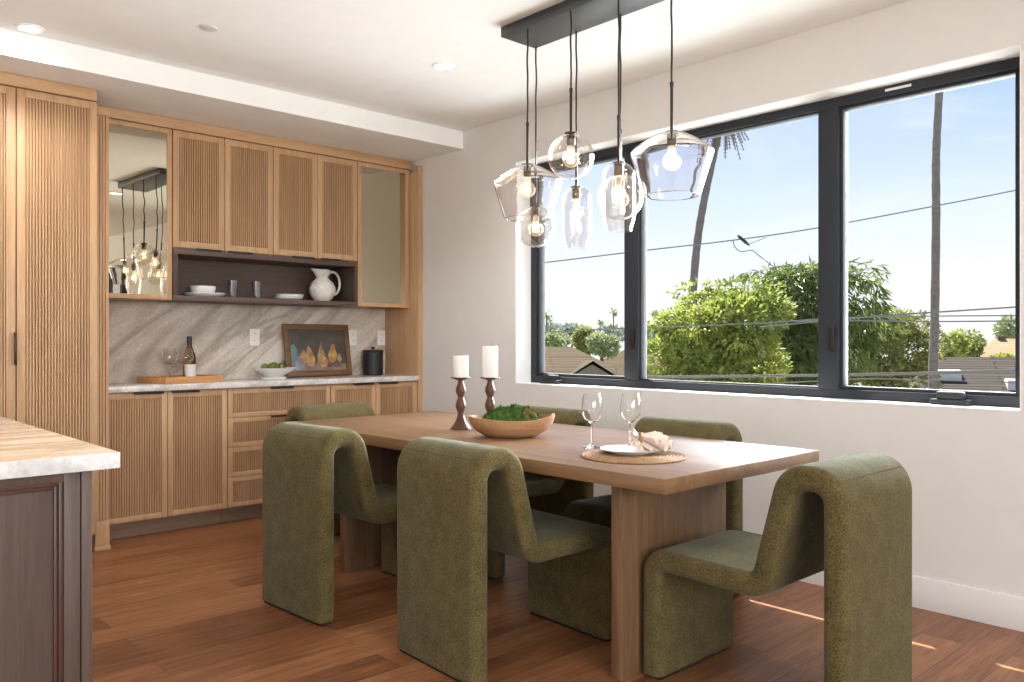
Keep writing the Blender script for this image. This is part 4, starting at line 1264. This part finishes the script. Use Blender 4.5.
def far_palm(u, v, D, label, seed):
    t = place(u, v, D); base = Vector((t.x, t.y, GZ)); r = thing('palm_tree', label, 'palm tree', base, group='tiny palms on the horizon')
    B().tube([(0, 0, 0), (.15, .1, (t.z - GZ) * .5), (0, 0, t.z - GZ)], .06, 6).obj('trunk', 'palmbark', r)
    b = B(); rnd = random.Random(seed); ct = Vector((0, 0, t.z - GZ))
    for i in range(26):
        az = rnd.uniform(0, 6.28); el = rnd.uniform(-.6, 1.2); L = rnd.uniform(.45, .75)
        d = Vector((math.cos(az) * math.cos(el), math.sin(az) * math.cos(el), math.sin(el))); sd = Vector((-math.sin(az), math.cos(az), 0)) * .11
        mid = ct + d * L * .6; tip = ct + d * L + Vector((0, 0, -.3))
        b.add([ct, mid + sd, tip, mid - sd], [(0, 1, 2, 3)])
    b.obj('crown', 'leaf_far', r, fix=False)
for i, (u, v, lab) in enumerate([(546.5, 315, 'tiny distant palm on the horizon nearest the window jamb'), (550.5, 323, 'tiny distant palm just right of and below the one at the jamb'), (613.5, 312, 'tallest tiny palm on the horizon left of the first mullion'),
                                 (600, 322.5, 'tiny palm on the horizon above the light green tree'), (610, 326.5, 'lowest tiny palm on the horizon left of the first mullion'), (654.5, 313.5, 'tiny palm on the horizon just right of the first mullion'), (648.5, 322.5, 'lower tiny palm on the horizon right of the first mullion')]):
    far_palm(u, v, (64, 92, 76, 84, 98, 70, 106)[i], lab, 80 + i)

# overhead cables
def cable(label, px, D, r_, mat='wire'):
    pts = smooth_path([place(u, v, D) for u, v in px], 8)
    o = B().tube(pts, r_, 6).obj('overhead_cable', mat); tag(o, label, 'cable', 'overhead cables outside the window'); return o
top_cable = cable('thin overhead cable rising across all panes, with a dark insulator hanging on it', [(420, 276), (541, 263), (640, 251), (735, 240), (817, 228), (935, 206), (1017, 190), (1130, 166)], 11., .009)
cable('cable crossing the left and middle panes in front of the treetops', [(430, 336), (541, 332), (624, 328.5), (700, 325.5), (770, 322.5), (835, 318), (900, 316.5), (1017, 315.5), (1120, 315)], 10., .009)
cable('thick dark cable low across all panes just above the bottom frame', [(430, 378), (541, 377.5), (641, 377), (735, 376.3), (817, 375.3), (935, 373), (1017, 370.5), (1120, 367)], 9., .018, 'wire')
cable('second low cable just below the thick one in the right pane', [(430, 392), (600, 390), (780, 383), (860, 379), (935, 380), (1017, 383), (1120, 388)], 9.2, .007)
cable('cable slanting up to the right edge of the right pane', [(760, 327), (843, 319), (893, 315), (1017, 307), (1120, 300)], 10.5, .012)
cable('lowest of the level cables at the treetops in the right pane', [(780, 321.5), (843, 320.5), (935, 321.5), (1017, 321), (1120, 320.5)], 10.3, .010)
r = top_cable; pz = place(743, 240, 11.)
q = [place(u, v, 11.) - pz for u, v in [(737.5, 235.2), (739.5, 237), (746, 242.5), (749.5, 245.5)]]
B().tube(q, [.008, .022, .022, .008], 8).obj('insulator', 'wire_dark', r, loc=pz)
q = smooth_path([place(u, v, 11.) - pz for u, v in [(733, 240.5), (735, 247), (741, 251.5), (752, 250.5), (760, 256.5), (775, 268), (800, 290)]], 6)
B().tube(q, .006, 6).obj('service_wire', 'wire_dark', r, loc=pz)
q = smooth_path([place(u, v, 11.) - pz for u, v in [(749, 244), (757, 241), (766, 237.5)]], 6)
B().tube(q, .005, 6).obj('tie_wire', 'wire', r, loc=pz)


# ------------------------------------------------------------------ sky and lights
w = bpy.data.worlds.new('sky'); scene.world = w; w.use_nodes = True
nt = w.node_tree; nt.nodes.clear()
tc = nt.nodes.new('ShaderNodeTexCoord'); sep = nt.nodes.new('ShaderNodeSeparateXYZ')
nt.links.new(tc.outputs['Generated'], sep.inputs[0])
rp = ramp(nt, [(.0, (.96, .98, 1.)), (.06, (.93, .96, 1.02)), (.16, (.72, .83, 1.05)), (.30, (.40, .58, 1.02)), (.7, (.22, .42, .95))])
nt.links.new(sep.outputs[2], rp.inputs['Fac'])
mp = nt.nodes.new('ShaderNodeMapping'); mp.inputs['Scale'].default_value = (2.2, 2.2, 6.); mp.inputs['Rotation'].default_value = (.3, .5, .4)
nt.links.new(tc.outputs['Generated'], mp.inputs['Vector'])
nz = N(nt, 'ShaderNodeTexNoise', Scale=1.6, Detail=8., Roughness=.62, Distortion=.6); nt.links.new(mp.outputs[0], nz.inputs['Vector'])
cr = ramp(nt, [(.48, (0, 0, 0)), (.78, (.55, .55, .55))]); nt.links.new(nz.outputs['Fac'], cr.inputs['Fac'])
mx = N(nt, 'ShaderNodeMix', data_type='RGBA'); mx.inputs[7].default_value = (.93, .96, 1., 1)
nt.links.new(cr.outputs['Color'], mx.inputs[0]); nt.links.new(rp.outputs['Color'], mx.inputs[6])
bg = N(nt, 'ShaderNodeBackground', Strength=1.0); nt.links.new(mx.outputs[2], bg.inputs['Color'])
wo = nt.nodes.new('ShaderNodeOutputWorld'); nt.links.new(bg.outputs[0], wo.inputs[0])

def light(name, kind, loc, rot=None, energy=10, col=(1, 1, 1), size=None, target=None, **kw):
    l = bpy.data.lights.new(name, kind); l.energy = energy; l.color = col
    if kind == 'AREA':
        l.shape = 'RECTANGLE'; l.size, l.size_y = size
    for k, v in kw.items(): setattr(l, k, v)
    o = bpy.data.objects.new(name, l); COL.objects.link(o); o.location = loc
    if target is not None: o.rotation_euler = (Vector(target) - Vector(loc)).to_track_quat('-Z', 'Y').to_euler()
    elif rot: o.rotation_euler = rot
    return o
sd = Vector((.59, .76, 1.18)).normalized()
light('sun', 'SUN', (10, 10, 20), energy=17., col=(1., .96, .88), target=tuple(Vector((10, 10, 20)) - sd), angle=math.radians(.2))
# area lamps that boost daylight through the windows, plus added fill lamps
light('window_daylight', 'AREA', (XW + WT + .75, 2.57, 1.75), energy=200, col=(.92, .97, 1.), size=(3.8, 1.9), target=(0, 2.57, 1.2), spread=math.radians(64))
light('window_ceiling_fill', 'AREA', (XW + WT + .70, 2.57, .80), energy=36, col=(.93, .97, 1.), size=(3.6, 1.4), target=(XW + WT + .70 - 2, 2.57, .80 + 1.3), spread=math.radians(84))  # added uplight outside the window, brightens the ceiling
light('second_window_daylight', 'AREA', (XW + WT + .7, -2.6, 1.65), energy=90, col=(.93, .97, 1.), size=(2.2, 1.45), target=(0, -2.6, 1.3), spread=math.radians(64))
light('left_fill', 'AREA', (XL - .1, .1, 1.25), energy=35, col=(1., .97, .93), size=(5.2, 2.3), target=(2, .1, 3.6))  # unseen fill lamp in the added left wall opening
light('rear_fill', 'AREA', (-.4, YF - .1, 1.85), energy=265, col=(.96, 1., 1.), size=(5.0, 1.1), target=(-.2, 2, 3.7))  # added fill lamp behind the viewer, for the faces turned that way
for i, (x, y, _) in enumerate(DL):  # entries without a fitting are unseen fill spots added for brightness
    e_ = (62, 85, 34, 42, 34, 24)[i]
    light('ceiling_spot', 'SPOT', (x, y, ZC - .02), rot=(0, 0, 0), energy=e_, col=(1., .975, .94), spot_size=math.radians(150), spot_blend=.8, shadow_soft_size=.14)

# ------------------------------------------------------------------ camera and view
cam = bpy.data.cameras.new('camera'); cam.sensor_width = 36; cam.sensor_fit = 'HORIZONTAL'; cam.lens = F_PX / 1024 * 36
cam.clip_start = .05; cam.clip_end = 1000
co = bpy.data.objects.new('camera', cam); COL.objects.link(co)
co.location = (0, 0, EYE); co.rotation_euler = (PI / 2, 0, -YAW)
scene.camera = co
vs_ = scene.view_settings
vs_.view_transform = 'Standard'; vs_.look = 'None'; vs_.exposure = .22; vs_.gamma = 1.; vs_.use_curve_mapping = False
cy = scene.cycles
cy.use_denoising = True
cy.max_bounces = 14; cy.diffuse_bounces = 5; cy.glossy_bounces = 6; cy.transmission_bounces = 12; cy.transparent_max_bounces = 16
cy.sample_clamp_indirect = 6.
